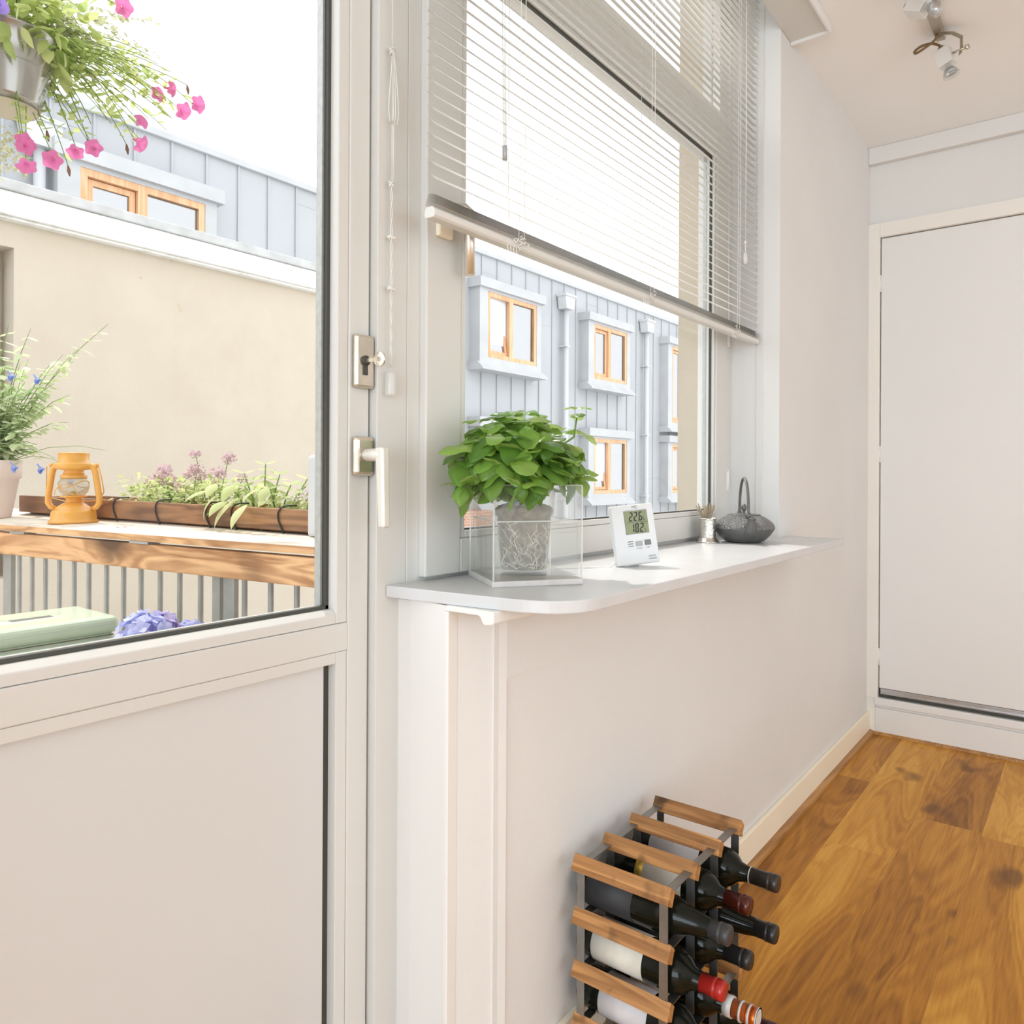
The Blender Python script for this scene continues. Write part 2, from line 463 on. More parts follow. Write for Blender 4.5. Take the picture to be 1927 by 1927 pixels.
M['pvc'] = paint('white_pvc', (0.60, 0.615, 0.635, 1), 0.45, 0.02, 3)
t = NT('yellow_render'); c = t.coords()
st = t.ramp(t.noise(c, 2.2, 6, 0.7), [(0.35, (0.565, 0.495, 0.40, 1)), (0.7, (0.605, 0.535, 0.44, 1))])
sz = t.n('ShaderNodeSeparateXYZ'); t.l(c, sz.inputs[0])
sp_ = t.ramp(t.noise(c, 9.0, 2.0, 0.5), [(0.70, (0, 0, 0, 1)), (0.73, (1, 1, 1, 1))])
zt_ = t.ramp(t.math('SUBTRACT', sz.outputs[2], 4.9), [(0.40, (0, 0, 0, 1)), (0.95, (1, 1, 1, 1))])
st = t.mix(t.math('MULTIPLY', t.math('MULTIPLY', sp_, zt_), 0.55), st, (0.42, 0.29, 0.13, 1))
M['yellow'] = t.done(t.bsdf(st, 0.85, 0, t.noise(c, 45, 4), 0.3, 0.01))
t = NT('weathered_fascia'); c = t.coords((1, 1, 2))
M['fascia'] = t.done(t.bsdf(t.ramp(t.noise(c, 5, 7, 0.75), [(0.30, (0.62, 0.60, 0.56, 1)), (0.5, (0.84, 0.84, 0.82, 1))]), 0.6))
M['coping'] = paint('grey_coping', (0.52, 0.53, 0.53, 1), 0.7, 0.14, 7)
M['paving'] = paint('ground_paving', (0.55, 0.54, 0.52, 1), 0.9, 0.1, 0.6)
t = NT('brick_wall'); c = t.coords()
br = t.n('ShaderNodeTexBrick'); br.inputs['Scale'].default_value = 5
br.inputs['Color1'].default_value = (0.55, 0.27, 0.17, 1); br.inputs['Color2'].default_value = (0.48, 0.22, 0.14, 1); br.inputs['Mortar'].default_value = (0.6, 0.56, 0.5, 1)
mp = t.n('ShaderNodeMapping'); mp.inputs['Rotation'].default_value = (PI/2, 0, 0); t.l(c, mp.inputs[0]); t.l(mp.outputs[0], br.inputs[0])
M['brick'] = t.done(t.bsdf(br.outputs[0], 0.85))

# oak laminate floor: planks along X, 0.19 m wide
t = NT('oak_floor'); tc = t.n('ShaderNodeTexCoord'); sp = t.n('ShaderNodeSeparateXYZ'); t.l(tc.outputs['Object'], sp.inputs[0])
X, Y = sp.outputs[0], sp.outputs[1]
row = t.math('FLOOR', t.math('DIVIDE', t.math('ADD', Y, 10*0.19 - 0.287 + 0.0), 0.19))
fy = t.math('FRACT', t.math('DIVIDE', t.math('ADD', Y, 10*0.19 - 0.287), 0.19))
wn1 = t.n('ShaderNodeTexWhiteNoise', noise_dimensions='1D'); t.l(row, wn1.inputs['W'])
xo = t.math('ADD', X, t.math('MULTIPLY', wn1.outputs[0], 7.0))
colm = t.math('FLOOR', t.math('DIVIDE', xo, 1.28)); fx = t.math('FRACT', t.math('DIVIDE', xo, 1.28))
wn2 = t.n('ShaderNodeTexWhiteNoise', noise_dimensions='2D'); cv = t.n('ShaderNodeCombineXYZ'); t.l(row, cv.inputs[0]); t.l(colm, cv.inputs[1]); t.l(cv.outputs[0], wn2.inputs['Vector'])
rnd = wn2.outputs[0]
gv = t.n('ShaderNodeCombineXYZ'); t.l(t.math('MULTIPLY', X, 0.17), gv.inputs[0]); t.l(Y, gv.inputs[1]); t.l(t.math('MULTIPLY', rnd, 23.0), gv.inputs[2])
a = t.noise(gv.outputs[0], 6.5, 2.5, 0.45, 0.9)
rings = t.math('SINE', t.math('MULTIPLY', a, 70.0))
fv = t.n('ShaderNodeCombineXYZ'); t.l(t.math('MULTIPLY', X, 0.05), fv.inputs[0]); t.l(Y, fv.inputs[1]); t.l(t.math('MULTIPLY', rnd, 11.0), fv.inputs[2])
b = t.noise(fv.outputs[0], 150, 4, 0.65)
b2 = t.noise(gv.outputs[0], 2.2, 3, 0.5)
f = t.math('ADD', t.math('MULTIPLY', a, 0.63), t.math('MULTIPLY', rings, 0.045))
f = t.math('ADD', f, t.math('MULTIPLY', b, 0.34)); f = t.math('ADD', f, t.math('MULTIPLY', t.math('SUBTRACT', rnd, 0.5), 0.12)); f = t.math('ADD', f, t.math('MULTIPLY', t.math('SUBTRACT', b2, 0.5), 0.5))
col = t.ramp(f, [(0.25, (0.23, 0.083, 0.010, 1)), (0.45, (0.47, 0.198, 0.024, 1)), (0.60, (0.63, 0.300, 0.043, 1)), (0.80, (0.78, 0.43, 0.085, 1))])
kv = t.n('ShaderNodeCombineXYZ'); t.l(t.math('MULTIPLY', X, 0.62), kv.inputs[0]); t.l(Y, kv.inputs[1]); t.l(t.math('MULTIPLY', rnd, 5.0), kv.inputs[2])
kn = t.ramp(t.noise(kv.outputs[0], 8.0, 1.5, 0.4), [(0.635, (0, 0, 0, 1)), (0.72, (1, 1, 1, 1))])
col = t.mix(t.math('MULTIPLY', kn, 0.75), col, (0.13, 0.05, 0.012, 1))
ed = t.math('LESS_THAN', t.math('MINIMUM', t.math('MULTIPLY', fy, 0.19), t.math('MULTIPLY', fx, 1.28)), 0.0012)
col = t.mix(t.math('MULTIPLY', ed, 0.35), col, (0.16, 0.07, 0.02, 1))
M['floor'] = t.done(t.bsdf(col, 0.42, 0, b, 0.06, 0.0005, spec=0.22))
M['quarter'] = wood('oak_beading', (0.30, 0.13, 0.03, 1), (0.50, 0.25, 0.07, 1), 'X', 0.4, 120, 14)

# ---------------------------------------------------------------- the room
YA, YF, XB, CEIL = 0.81, 0.97, 3.66, 2.60      # window wall, frame plane, far wall, ceiling height
XR = 2.449                                      # right reveal of the window niche
X0, Y0 = -3.2, -3.3                             # left and rear ends of the room
def S(mb, name, m, **k):
    return mb.build(name, m, kind='structure', **k)

S(MB().box(X0-.2, XB+.2, Y0-.2, 1.0, -.12, 0), 'floor', M['floor'])
S(MB().box(X0-.2, XB+.2, Y0-.2, YA, CEIL, CEIL+.14).box(X0-.2, .799, YA, 1.03, CEIL, CEIL+.14).box(XR+.101, XB+.2, YA, 1.03, CEIL+.0005, CEIL+.14).box(.879, XR, YA, 1.0, 2.80, 2.94), 'ceiling', M['ceiling'])
NT_ = 2.80
w = MB()
w.box(1.0, XR, YA, 1.0, 0, .924); w.box(.93, 1.0, .836, 1.0, 0, .924)                       # under the window
w.box(XR+.1, XB+.2, YA, 1.0, 0, CEIL); w.box(XR, XR+.1, YA, 1.0, 0, 2.8); w.box(.80, .8772, YA, .969, CEIL, 2.8)
w.box(X0-.2, -.09, YA, 1.0, 0, CEIL)                    # left of the balcony door
S(w, 'wall_window', M['plaster'])
f = MB()
f.box(1.0, 2.50, 1.031, 1.21, -.1, .90); f.box(2.55, XB+.2, 1.0, 1.21, -3, 3.3); f.box(X0-.2, -.09, 1.0, 1.21, -3, CEIL)
f.box(-.09, 1.0, 1.03, 1.21, -.12, -.02)
f.box(X0-.2, XB+.2, 1.04, 1.21, -3, -.1); f.box(X0-.2, .879, 1.0, 1.03, CEIL, 3.3); f.box(2.55, XB+.2, 1.0, 1.03, CEIL, 3.3); f.box(.879, 2.55, 1.0, 1.03, 2.801, 3.3); f.box(X0-.2, 2.55, 1.03, 1.21, 3.15, 3.3); f.box(2.5, 2.55, 1.0, 1.21, -.1, .90)
S(f, 'wall_facade', M['yellow'])
w = MB()                                                # far wall with the closet opening
w.box(XB, XB+.2, .772, 1.0, 0, CEIL); w.box(XB, XB+.2, Y0-.2, -.10, 0, CEIL); w.box(XB, XB+.2, -.10, .772, 2.205, CEIL); w.box(XB, XB+.2, -.10, .772, 0, .16)
w.box(XB+.17, XB+.2, -.10, .772, .16, 2.205)
S(w, 'wall_far', M['plaster'])
w = MB()
w.box(X0-.2, X0, Y0-.2, -2.1, 0, CEIL); w.box(X0-.2, X0, .6, YA, 0, CEIL); w.box(X0-.2, X0, -2.1, .6, 2.45, CEIL); w.box(X0-.2, X0, -2.1, .6, 0, .25)
S(w, 'wall_left', M['plaster'])
w = MB()                                                # rear wall with a wide opening added to let sky light in
w.box(X0, -1.5, Y0-.2, Y0, 0, CEIL); w.box(2.95, XB, Y0-.2, Y0, 0, CEIL); w.box(-1.5, 2.95, Y0-.2, Y0, 2.45, CEIL); w.box(-1.5, 2.95, Y0-.2, Y0, 0, .2)
S(w, 'wall_rear', M['plaster'])

# smooth boards around the plaster field under the window
b = MB()
b.prism([(.9285, .830, 0), (.9285, .834, 0), (1.03, YA, 0), (1.03, YA-.004, 0)], (0, 0, .924)); b.prism([(1.03, YA-.004, .79), (2.449, YA-.004, .812), (2.449, YA-.004, .924), (1.03, YA-.004, .924)], (0, .004, 0))
S(b, 'trim_1', M['plaster'])
# end post of the wall beside the balcony door: return board and corner strip
p = MB()
p.prism([(.9365, .968, 0), (.906, .836, 0), (.925, .836, 0), (.95, .968, 0)], (0, 0, .9295))
p.prism([(.9055, .829, 0), (.9055, .8365, 0), (.929, .8365, 0), (.929, .829, 0)], (0, 0, .9205))
S(p, 'trim_2', M['whiteb'], bevel=.0015)
# skirting boards and oak beading
b = MB(); b.box(1.0, XB, YA-.013, YA, 0, .100)
S(b, 'baseboard_window', M['cream'], bevel=.003)
b = MB(); b.prism([(1.0, .797, 0), (1.0, .779, 0), (1.0, .781, .009), (1.0, .788, .016), (1.0, .797, .018)], (XB-1.0, 0, 0))
S(b, 'trim_3', M['quarter'])
b = MB(); b.prism([(XB, .797, 0), (XB-.018, .797, 0), (XB-.016, .797, .009), (XB-.009, .797, .016), (XB, .797, .018)], (0, -3.5, 0))
S(b, 'trim_4', M['quarter'])
# plank beam along the far wall under the ceiling, and the pelmet board over the window
b = MB(); b.box(XB-.035, XB, Y0, YA, 2.527, CEIL); S(b, 'trim_5', M['plaster'], bevel=.004)
b = MB(); b.box(.9, 2.545, .690, .8095, 2.578, CEIL-.001); S(b, 'trim_6', M['white'], bevel=.002)
b = MB(); b.box(.9, 2.549, .683, .690, 2.568, CEIL-.001); b.box(2.541, 2.549, .69, .8095, 2.568, CEIL-.001); S(b, 'trim_7', M['whiteb'], bevel=.001)

# ---------------------------------------------------------------- closet door in the far wall
d = thing('door_2', 'flat white closet door raised above the floor at the far end of the room', 'door', (XB, .36, .2), kind='structure')
MB().box(XB-.004, XB+.036, -.07, .762, .205, 2.198).build('door_leaf', M['doorleaf'], d, bevel=.002)
f = MB()
f.box(XB-.018, XB+.04, .766, .815, .16, 2.265); f.box(XB-.018, XB+.04, -.12, .766, 2.203, 2.265)
f.box(XB-.010, XB+.04, .7655, .785, .16, 2.222); f.box(XB-.012, XB+.04, -.12, .785, 2.202, 2.222)
f.box(XB-.018, XB+.04, -.145, -.0715, .16, 2.265); f.box(XB-.012, XB+.06, .777, .815, 0, .16)
f.build('door_frame', M['frameb'], d, bevel=.0025)
for z in (.344, 1.241, 1.998):
    h = MB(); h.tube([(XB-.009, .766, z-.038), (XB-.009, .766, z+.038)], .0055, 10); h.box(XB-.007, XB-.003, .752, .766, z-.038, z+.038)
    h.build('hinge', M['doorleaf'], d)
k = MB(); k.box(XB-.006, XB+.03, -.07, .757, .180, .204); k.box(XB-.012, XB-.004, -.07, .745, .184, .188)
k.build('weather_bar', M['alu'], d, bevel=.001, label='aluminium strip along the foot of the door')
MB().box(XB+.003, XB+.06, -.10, .766, .150, .182).build('threshold_gap', M['gasket'], d)
k = MB(); k.box(XB-.020, XB+.01, -.12, .777, .132, .164); k.box(XB-.012, XB, -.12, .777, 0, .118); k.box(XB-.006, XB, -.12, .777, .118, .132)
k.build('plinth', M['doorleaf'], d, bevel=.003)

# ---------------------------------------------------------------- balcony door (left)
d = thing('door_1', 'white balcony door with tall glass pane over a flat white panel', 'door', (.42, YF+.03, 0), kind='structure')
YD = .985
m = MB()
m.box(.829, .8725, YD, 1.045, .02, 2.42)                                        # lock stile
m.box(-.02, .04, YD, 1.045, .02, 2.42)                                          # hinge stile
m.box(.04, .829, YD, 1.045, .850, .896); m.box(.04, .829, YD, 1.045, 2.33, 2.42); m.box(.04, .829, YD, 1.045, .02, .12)
m.build('sash', M['white'], d, bevel=.002)
m = MB()                                                                         # glazing beads
m.box(.8065, .8285, YD+.002, 1.04, .8965, 2.33); m.box(.0405, .062, YD+.002, 1.04, .8965, 2.33)
m.prism([(.062, YD+.002, .8965), (.062, YD+.002, .9115), (.062, YD+.012, .919), (.062, 1.04, .919), (.062, 1.04, .8965)], (.7445, 0, 0)); m.box(.062, .8065, YD+.002, 1.04, 2.31, 2.33)
m.build('glazing_bead', M['white'], d, bevel=.0015)
m = MB()                                                                         # beads of the lower panel
m.box(.8065, .8285, YD+.002, 1.04, .12, .8495); m.box(.0405, .062, YD+.002, 1.04, .12, .8495); m.box(.062, .8065, YD+.002, 1.04, .831, .8495)
m.build('panel_bead', M['white'], d, bevel=.0015)
m = MB()
m.box(.8005, .8064, YD+.022, 1.0165, .919, 2.31); m.box(.062, .8064, YD+.022, 1.0165, .919, .925); m.box(.062, .068, YD+.022, 1.0165, .919, 2.31)
m.build('gasket', M['gasket'], d, label='black rubber seal around the glass')
m = MB(); m.box(.7965, .8003, 1.0166, 1.0315, .921, 2.31); m.box(.062, .7965, 1.0166, 1.0315, .9195, .9235); m.box(.0625, .066, 1.0166, 1.0315, .924, 2.31)
m.build('spacer', M['spacer'], d)
MB().box(.065, .803, 1.0115, 1.0165, .92, 2.31).build('pane', M['glass'], d)
m = MB(); m.box(.792, .8064, 1.006, 1.03, .12, .831); m.box(.062, .792, 1.0085, 1.03, .8275, .831)  # dark strip along the side and top of the lower panel
m.build('panel_dark_strip', M['gasket'], d)
MB().box(.062, .793, 1.002, 1.03, .12, .8285).build('lower_panel', M['panel'], d)
# escutcheon with cylinder
e = MB(); e.box(.8345, .8765, YD-.011, YD, 1.287, 1.377); 
o = e.build('lock_plate', M['nickelpol'], d, bevel=.005, bseg=3)
cyl = MB(); cyl.lathe([(0, .0035), (.0085, .0035), (.0085, -.008)], (.8545, YD-.011, 1.333), (0, -1, 0), 20); cyl.box(.8505, .8585, YD-.0135, YD-.008, 1.309, 1.331)
cyl.build('lock_cylinder', M['gasket'], o)
# lever handle
r = MB(); r.box(.8335, .8745, YD-.014, YD, 1.139, 1.206)
ro = r.build('handle_rose', M['nickelpol'], d, bevel=.007, bseg=3)
h = MB()
h.tube([(.855, YD-.012, 1.1745), (.855, YD-.055, 1.1745)], .0108, 16)
vs_ = []
for z, cx_, hw, ht in ((1.187, .8545, .0092, .0095), (1.160, .8545, .0090, .0090), (1.110, .8542, .0086, .0080), (1.054, .8540, .0084, .0072)):
    yy = YD - .0535 - (1.187-z)*.045
    vs_ += [(cx_-hw, yy-ht, z), (cx_+hw, yy-ht, z), (cx_+hw, yy+ht, z), (cx_-hw, yy+ht, z)]
fs = [(0, 1, 2, 3), (15, 14, 13, 12)]
for r_ in range(3):
    for k_ in range(4): fs.append((r_*4+k_, r_*4+4+k_, r_*4+4+(k_+1) % 4, r_*4+(k_+1) % 4))
h.add(vs_, fs)
h.build('handle_lever', M['leverwhite'], ro, bevel=.004, bseg=3)
# the door's outer frame (head, hinge post)
m = MB(); m.box(-.09, -.02, YF, 1.05, -.02, 2.6); m.box(-.02, .877, YF, 1.05, 2.42, 2.6); m.box(-.02, .877, YF, 1.05, -.02, .018)
m.build('door_frame', M['white'], d, bevel=.002)

k = thing('key', 'small flat worn key sticking out of the balcony door lock', 'key', (.8545, YD-.014, 1.333))
b = MB(); b.box(-.0012, .0012, -.046, -.014, -.013, .013)
b2 = MB(); b2.lathe([(.0042, -.0014), (.0128, -.0014), (.0128, .0014), (.0042, .0014), (.0042, -.0014)], (0, -.030, 0), (1, 0, 0), 10)
b2.box(-.0011, .0011, -.018, .004, -.0035, .0035); b2.box(-.0011, .0011, -.012, -.006, .0035, .006)
b2.xf(Matrix.Translation((.8545, YD-.014, 1.333)) @ Matrix.Rotation(math.radians(4), 4, 'Z'))
b2.build('key_bow', M['nickelpol'], k, bevel=.0006)

# ---------------------------------------------------------------- window
wdw = thing('window_1', 'large white window with a tilting sash over a narrow fixed light', 'window', (1.68, YF, .945), kind='structure')
m = MB()
m.box(.8775, .9475, YF, 1.03, .0, NT_); m.box(.9484, 1.03, YF, 1.03, .0, NT_)                       # mullion between door and window
m.box(2.345, XR+.12, YF, 1.03, .93, NT_)                    # right jamb
m.box(1.03, 2.345, YF, 1.03, .93, 1.0)                      # bottom rail
m.box(1.03, 2.345, YF, 1.03, 2.225, 2.32); m.box(1.03, 2.345, YF, 1.03, 2.74, NT_)
m.build('window_frame', M['white'], wdw, bevel=.0015)
m = MB(); m.box(XR-.005, XR, .862, .884, .945, 2.79); m.build('reveal_strip', M['white'], wdw, bevel=.001)
m = MB()
SY = .953
xl, xr, zb, zt = .979, 2.374, .957, 2.235
m.box(xl, 1.074, SY, .971, zb, zt); m.box(2.285, xr, SY, .971, zb, zt); m.box(1.074, 2.285, SY, .971, zb, 1.022); m.box(1.074, 2.285, SY, .971, 2.165, zt)
so = m.build('sash', M['white'], wdw, bevel=.003)
m = MB()
m.box(1.0745, 1.089, SY+.003, .97, 1.022, 2.165); m.box(2.27, 2.2845, SY+.003, .97, 1.022, 2.165); m.box(1.089, 2.27, SY+.003, .97, 1.0225, 1.036); m.box(1.089, 2.27, SY+.003, .97, 2.151, 2.1645)
m.build('glazing_bead', M['white'], so, bevel=.002)
m = MB()
g0, g1 = SY+.011, SY+.018
m.box(1.0895, 1.0925, g0, g1, 1.0365, 2.15); m.box(2.2665, 2.2695, g0, g1, 1.0365, 2.15); m.box(1.0925, 2.2665, g0, g1, 1.0365, 1.0395); m.box(1.0925, 2.2665, g0, g1, 2.146, 2.15)
m.build('gasket', M['gasket'], so)
m = MB(); m.box(2.2675, 2.2693, .982, .992, 1.037, 2.15); m.box(1.09, 2.2675, .982, .992, 1.035, 1.038); m.build('spacer', M['spacer'], so)
MB().box(1.090, 2.269, g1+.0005, g1+.0045, 1.038, 2.149).build('pane', M['glass'], so)
m = MB(); m.box(2.2697, 2.34, .9715, 1.010, 1.0, 2.2); m.box(1.03, 1.089, .9715, 1.010, 1.0, 2.2); m.box(1.089, 2.2697, .9715, 1.010, 1.0, 1.0345); m.box(1.089, 2.2697, .9715, 1.010, 2.152, 2.22)
m.build('outer_sash', M['whiteb'], so, bevel=.002)
MB().box(1.03, 2.345, .995, 1.0, 2.32, 2.74).build('upper_pane', M['glass'], wdw)
for z in (1.125, 1.597):
    h = MB(); h.tube([(2.384, SY+.004, z-.035), (2.384, SY+.004, z+.035)], .0075, 10); h.box(2.372, 2.386, SY-.001, SY+.006, z-.03, z+.03)
    h.build('hinge', M['whiteb'], wdw)
r = MB(); r.box(.999, 1.038, SY-.012, SY, 1.575, 1.640)
ro = r.build('handle_rose', M['cream'], wdw, bevel=.004, label='cream square rose behind the end of the blind')
h = MB(); h.tube([(1.03, SY-.010, 1.632), (1.045, SY-.030, 1.634), (1.0585, SY-.031, 1.628), (1.060, SY-.031, 1.60), (1.060, SY-.031, 1.512)], [.009, .0098, .0105, .0100, .0100], 12)
h.build('handle_lever', M['nickel'], ro, label='satin silver lever hanging down')
# outside cill
MB().box(1.0, 2.5, 1.02, 1.25, .90, .935).build('outer_cill', M['coping'], wdw, bevel=.003)

# sill board, painted, round front corner
def zs(x): return .951 - .0034*(x-.9)
sl = [(.899, .9692), (.905, .90), (.910, .84), (.924, .724)] + [((1-u)**2*.924 + 2*u*(1-u)*.938 + u*u*1.04, (1-u)**2*.724 + 2*u*(1-u)*.614 + u*u*.619) for u in [k/16 for k in range(1, 17)]] + [(1.7, .625), (2.545, .633), (2.548, .636), (2.545, YA-.0005), (XR-.0005, YA-.0005), (XR-.0005, .9692)]
s_ = MB().prism([(x, y, 0) for x, y in sl], (0, 0, .0205))
s_.v = [V(p.x, p.y, zs(p.x) - .0205 + p.z) for p in s_.v]
s_.build('window_sill', M['sill'], wdw, bevel=.0025)
# supporting batten under the sill, with a notched end profile
prof = [(.836, .9303), (.736, .9303), (.736, .9135), (.7375, .9100), (.754, .9075), (.758, .9095), (.763, .9190), (.768, .9215), (.836, .9208)]
m = MB().prism([(.907, y, z) for y, z in prof], (1.53, 0, 0)); m.v = [V(p.x, p.y, p.z - .0034*(p.x-.907)) for p in m.v]
m.build('sill_batten', M['sillbare'], wdw, bevel=.0012)

# ---------------------------------------------------------------- venetian blind
YB = .880
bl = thing('venetian_blind', 'white slatted venetian blind half lowered over the window', 'blind', (1.667, YB, 2.79))
MB().box(.909, 2.427, YB-.014, YB+.014, 2.762, 2.799).build('headrail', M['blindrail'], bl, bevel=.002)
def slat(mb, z, tilt, x0=.909, x1=2.427, w=.0255, crown=.0022):
    ct, st_ = math.cos(tilt), math.sin(tilt)
    vs_, fs = [], []
    n = 6
    for x in (x0, x1):
        for i in range(n+1):
            u = -1 + 2*i/n
            lx = u*w/2; lz = crown*(1-u*u)
            e = .0035*(abs(u)**6)
            xx = x + e if x == x0 else x - e
            vs_.append((xx, YB + lx*ct - lz*st_, z + lx*st_ + lz*ct))
    for i in range(n): fs.append((i, i+1, n+2+i, n+1+i))
    mb.add(vs_, fs, True)
sm = MB()
z = 1.640; i = 0
while z < 2.755:
    slat(sm, z, math.radians(36 + random.uniform(-1.2, 1.2))); z += .0226
for k in range(6): slat(sm, 1.5915 + .0034*k, math.radians(5 + 1.5*k), x0=.909+.001*k)
sm.build('slats', M['blind'], bl)
rl = MB()
pr = [(YB-.0125, 1.573), (YB-.009, 1.569), (YB+.009, 1.569), (YB+.0125, 1.573), (YB+.0115, 1.583), (YB+.006, 1.588), (YB-.006, 1.588), (YB-.0115, 1.583)]
rl.prism([(.909, y, z) for y, z in pr], (1.518, 0, 0), smooth=False)
rl.build('bottom_rail', M['blindrail'], bl, bevel=.0015)
for x in (1.140, 1.672, 2.235):
    c = MB()
    for dy in (-.0145, .0145):
        c.tube([(x+.004*math.copysign(1, dy), YB+dy, 1.585), (x, YB+dy, 1.70), (x, YB+dy, 2.764)], .0007, 5)
    c.tube([(x+.012, YB-.0155, 1.59), (x+.014, YB-.0155, 1.9), (x+.013, YB-.0155, 2.764)], .0008, 5)
    for q in range(7):                                   # surplus ladder tape curling around the rail
        a0 = random.uniform(0, 6.28); cx = x + random.uniform(-.016, .02); cz = 1.582 + random.uniform(-.010, .012); rr = random.uniform(.004, .008)
        c.tube([(cx + rr*math.cos(a0+t_*.5), YB-.0155-.002*math.sin(t_), cz + rr*.7*math.sin(a0+t_*.5)) for t_ in range(11)], .0008, 5)
    for q in range(4):
        cx = x - .03 + q*.009
        c.tube([(cx + .005*math.cos(t_*.6), YB-.012, 1.566 + .006*math.sin(t_*.6)) for t_ in range(9)], .0008, 5)
    c.build('ladder_cord', M['cord'], bl)
wd = MB(); wd.tube([(1.0600, .852, 2.765), (1.0655, .852, 2.2), (1.0725, .850, 1.735)], .0037, 6)
wo = wd.build('tilt_wand', M['wand'], bl)
MB().tube([(1.0725, .850, 1.737), (1.0728, .850, 1.712)], .0046, 8).build('wand_tip', M['btnlight'], wo)
pc = MB()
for dx in (-.0015, .0015): pc.tube([(2.262+dx, .853, 2.765), (2.264+dx, .853, 2.2), (2.262, .853, 1.86)], .0008, 5)
pc.ball((2.262, .853, 1.856), .004, 8, 5); pc.tube([(2.262, .853, 1.856), (2.263, .853, 1.815)], .0012, 5)
po = pc.build('pull_cord', M['cord'], bl)
MB().lathe([(.002, .022), (.0055, .019), (.006, 0), (.004, -.012), (0, -.012)], (2.263, .853, 1.802), (0, 0, 1), 12).build('cord_tassel', M['clearplastic'], po)

# knotted cord on the mullion
cx, cyy = .8975, .958
pc = thing('pull_cord', 'knotted white pull cord with clear tassel hanging beside the balcony door', 'cord', (cx, cyy, 2.58))
m = MB()
def strand(pts, r=.00085): m.tube([(cx+a, cyy+b_, z) for a, b_, z in pts], r, 6)
strand([(-.002, 0, 2.58), (-.001, 0, 2.2), (0, 0, 1.868)])
strand([(0, -.001, 1.868), (.001, 0, 1.83), (.0005, 0, 1.72), (.001, 0, 1.640)])
strand([(.002, -.001, 1.868), (.004, 0, 1.80), (.004, 0, 1.72), (.0035, 0, 1.640)])
for sx, wd_, zb_ in ((-1, .0105, 1.742), (1, .0125, 1.742), (.55, .010, 1.748)):   # long drooping loops
    strand([(sx*.001, -.002, 1.868), (sx*wd_*.45, -.003, 1.832), (sx*wd_*.9, -.003, 1.785), (sx*wd_, -.003, 1.762), (sx*wd_*.7, -.003, zb_), (sx*wd_*.25, -.003, zb_-.001), (0, -.003, zb_+.014), (0, -.002, 1.868)])
tw = [(.0016*math.sin(k*.9), .0014*math.cos(k*.9), 1.640 - k*.0085) for k in range(38)]
strand(tw); strand([(-a, -b_, z) for a, b_, z in tw])
for z, k in ((1.867, 5), (1.640, 4), (1.548, 2), (1.462, 3)):
    for q in range(k):
        m.tube([(cx + (.0035+.0008*q)*math.cos(t_), cyy + .003*math.sin(t_), z + .002*(q-k/2) + .0025*math.sin(t_*2+q)) for t_ in [j*2*PI/10 for j in range(10)]], .0011, 5, closed=True)
for z in (1.548, 1.460): m.box(cx-.0065, cx+.0065, cyy-.003, cyy+.003, z-.0022, z+.0022)
m.build('cord', M['cord'], pc)
m = MB(); m.lathe([(0, .041), (.0080, .041), (.0092, .037), (.0096, .002), (.0090, 0), (0, 0)], (cx-.0005, cyy, 1.277), (0, 0, 1), 16)
to = m.build('tassel', M['clearplastic'], pc, label='clear plastic tassel')
m = MB(); m.ball((cx-.0005, cyy, 1.300), .003, 8, 5, sc=(1, 1, 2.6)); m.build('tassel_knot', M['cord'], to)

# ---------------------------------------------------------------- acrylic planter with basil
BC = (1.111, .831)
ZS = zs(1.11)
RA = math.radians(-35)
bx = thing('water_planter', 'clear acrylic cube planter half filled with water holding the basil pot', 'planter', (BC[0], BC[1], ZS))
MX = Matrix.Translation((BC[0], BC[1], ZS)) @ Matrix.Rotation(RA, 4, 'Z')
h, t_, HT = .081, .0045, .174
m = MB(); m.box(-.084, .083, -.085, .083, 0, .0105); m.xf(MX); m.build('base_tray', M['foilwhite'], bx, bevel=.002, label='dull white square foot tray')
m = MB()
m.box(-h, h, -h, -h+t_, .0108, HT); m.box(-h, h, h-t_, h, .0108, HT); m.box(-h, -h+t_, -h+t_, h-t_, .0108, HT); m.box(h-t_, h, -h+t_, h-t_, .0108, HT)
m.box(-h+t_, h-t_, -h+t_, h-t_, .0108, .016)
m.xf(MX); m.build('walls', M['acrylic'], bx)
m = MB()
for a in (-1, 1):
    for b in (-1, 1):
        m.box(a*h-.0012, a*h+.0012, b*h-.0012, b*h+.0012, .0108, HT)
for a in (-1, 1):
    m.box(-h, h, a*h-.0012 if a < 0 else h-t_, -h+t_ if a < 0 else h+.0012, HT, HT+.0012); m.box(a*h-.0012 if a < 0 else h-t_, -h+t_ if a < 0 else h+.0012, -h+t_, h-t_, HT, HT+.0012)
m.xf(MX); m.build('rim', M['acrylicedge'], bx, label='frosted cut edges, whitened to imitate their glow')
m = MB(); q = h-t_-.0006; m.box(-q, q, -q, q, .0165, .112); m.xf(MX); m.build('water', M['water'], bx)
m = MB()
for a in (-1, 1):
    m.box(-q, q, a*q-.0008, a*q+.0002, .1105, .1128); m.box(a*q-.0008, a*q+.0002, -q, q, .1105, .1128)
m.xf(MX); m.build('waterline', M['acrylicedge'], bx)

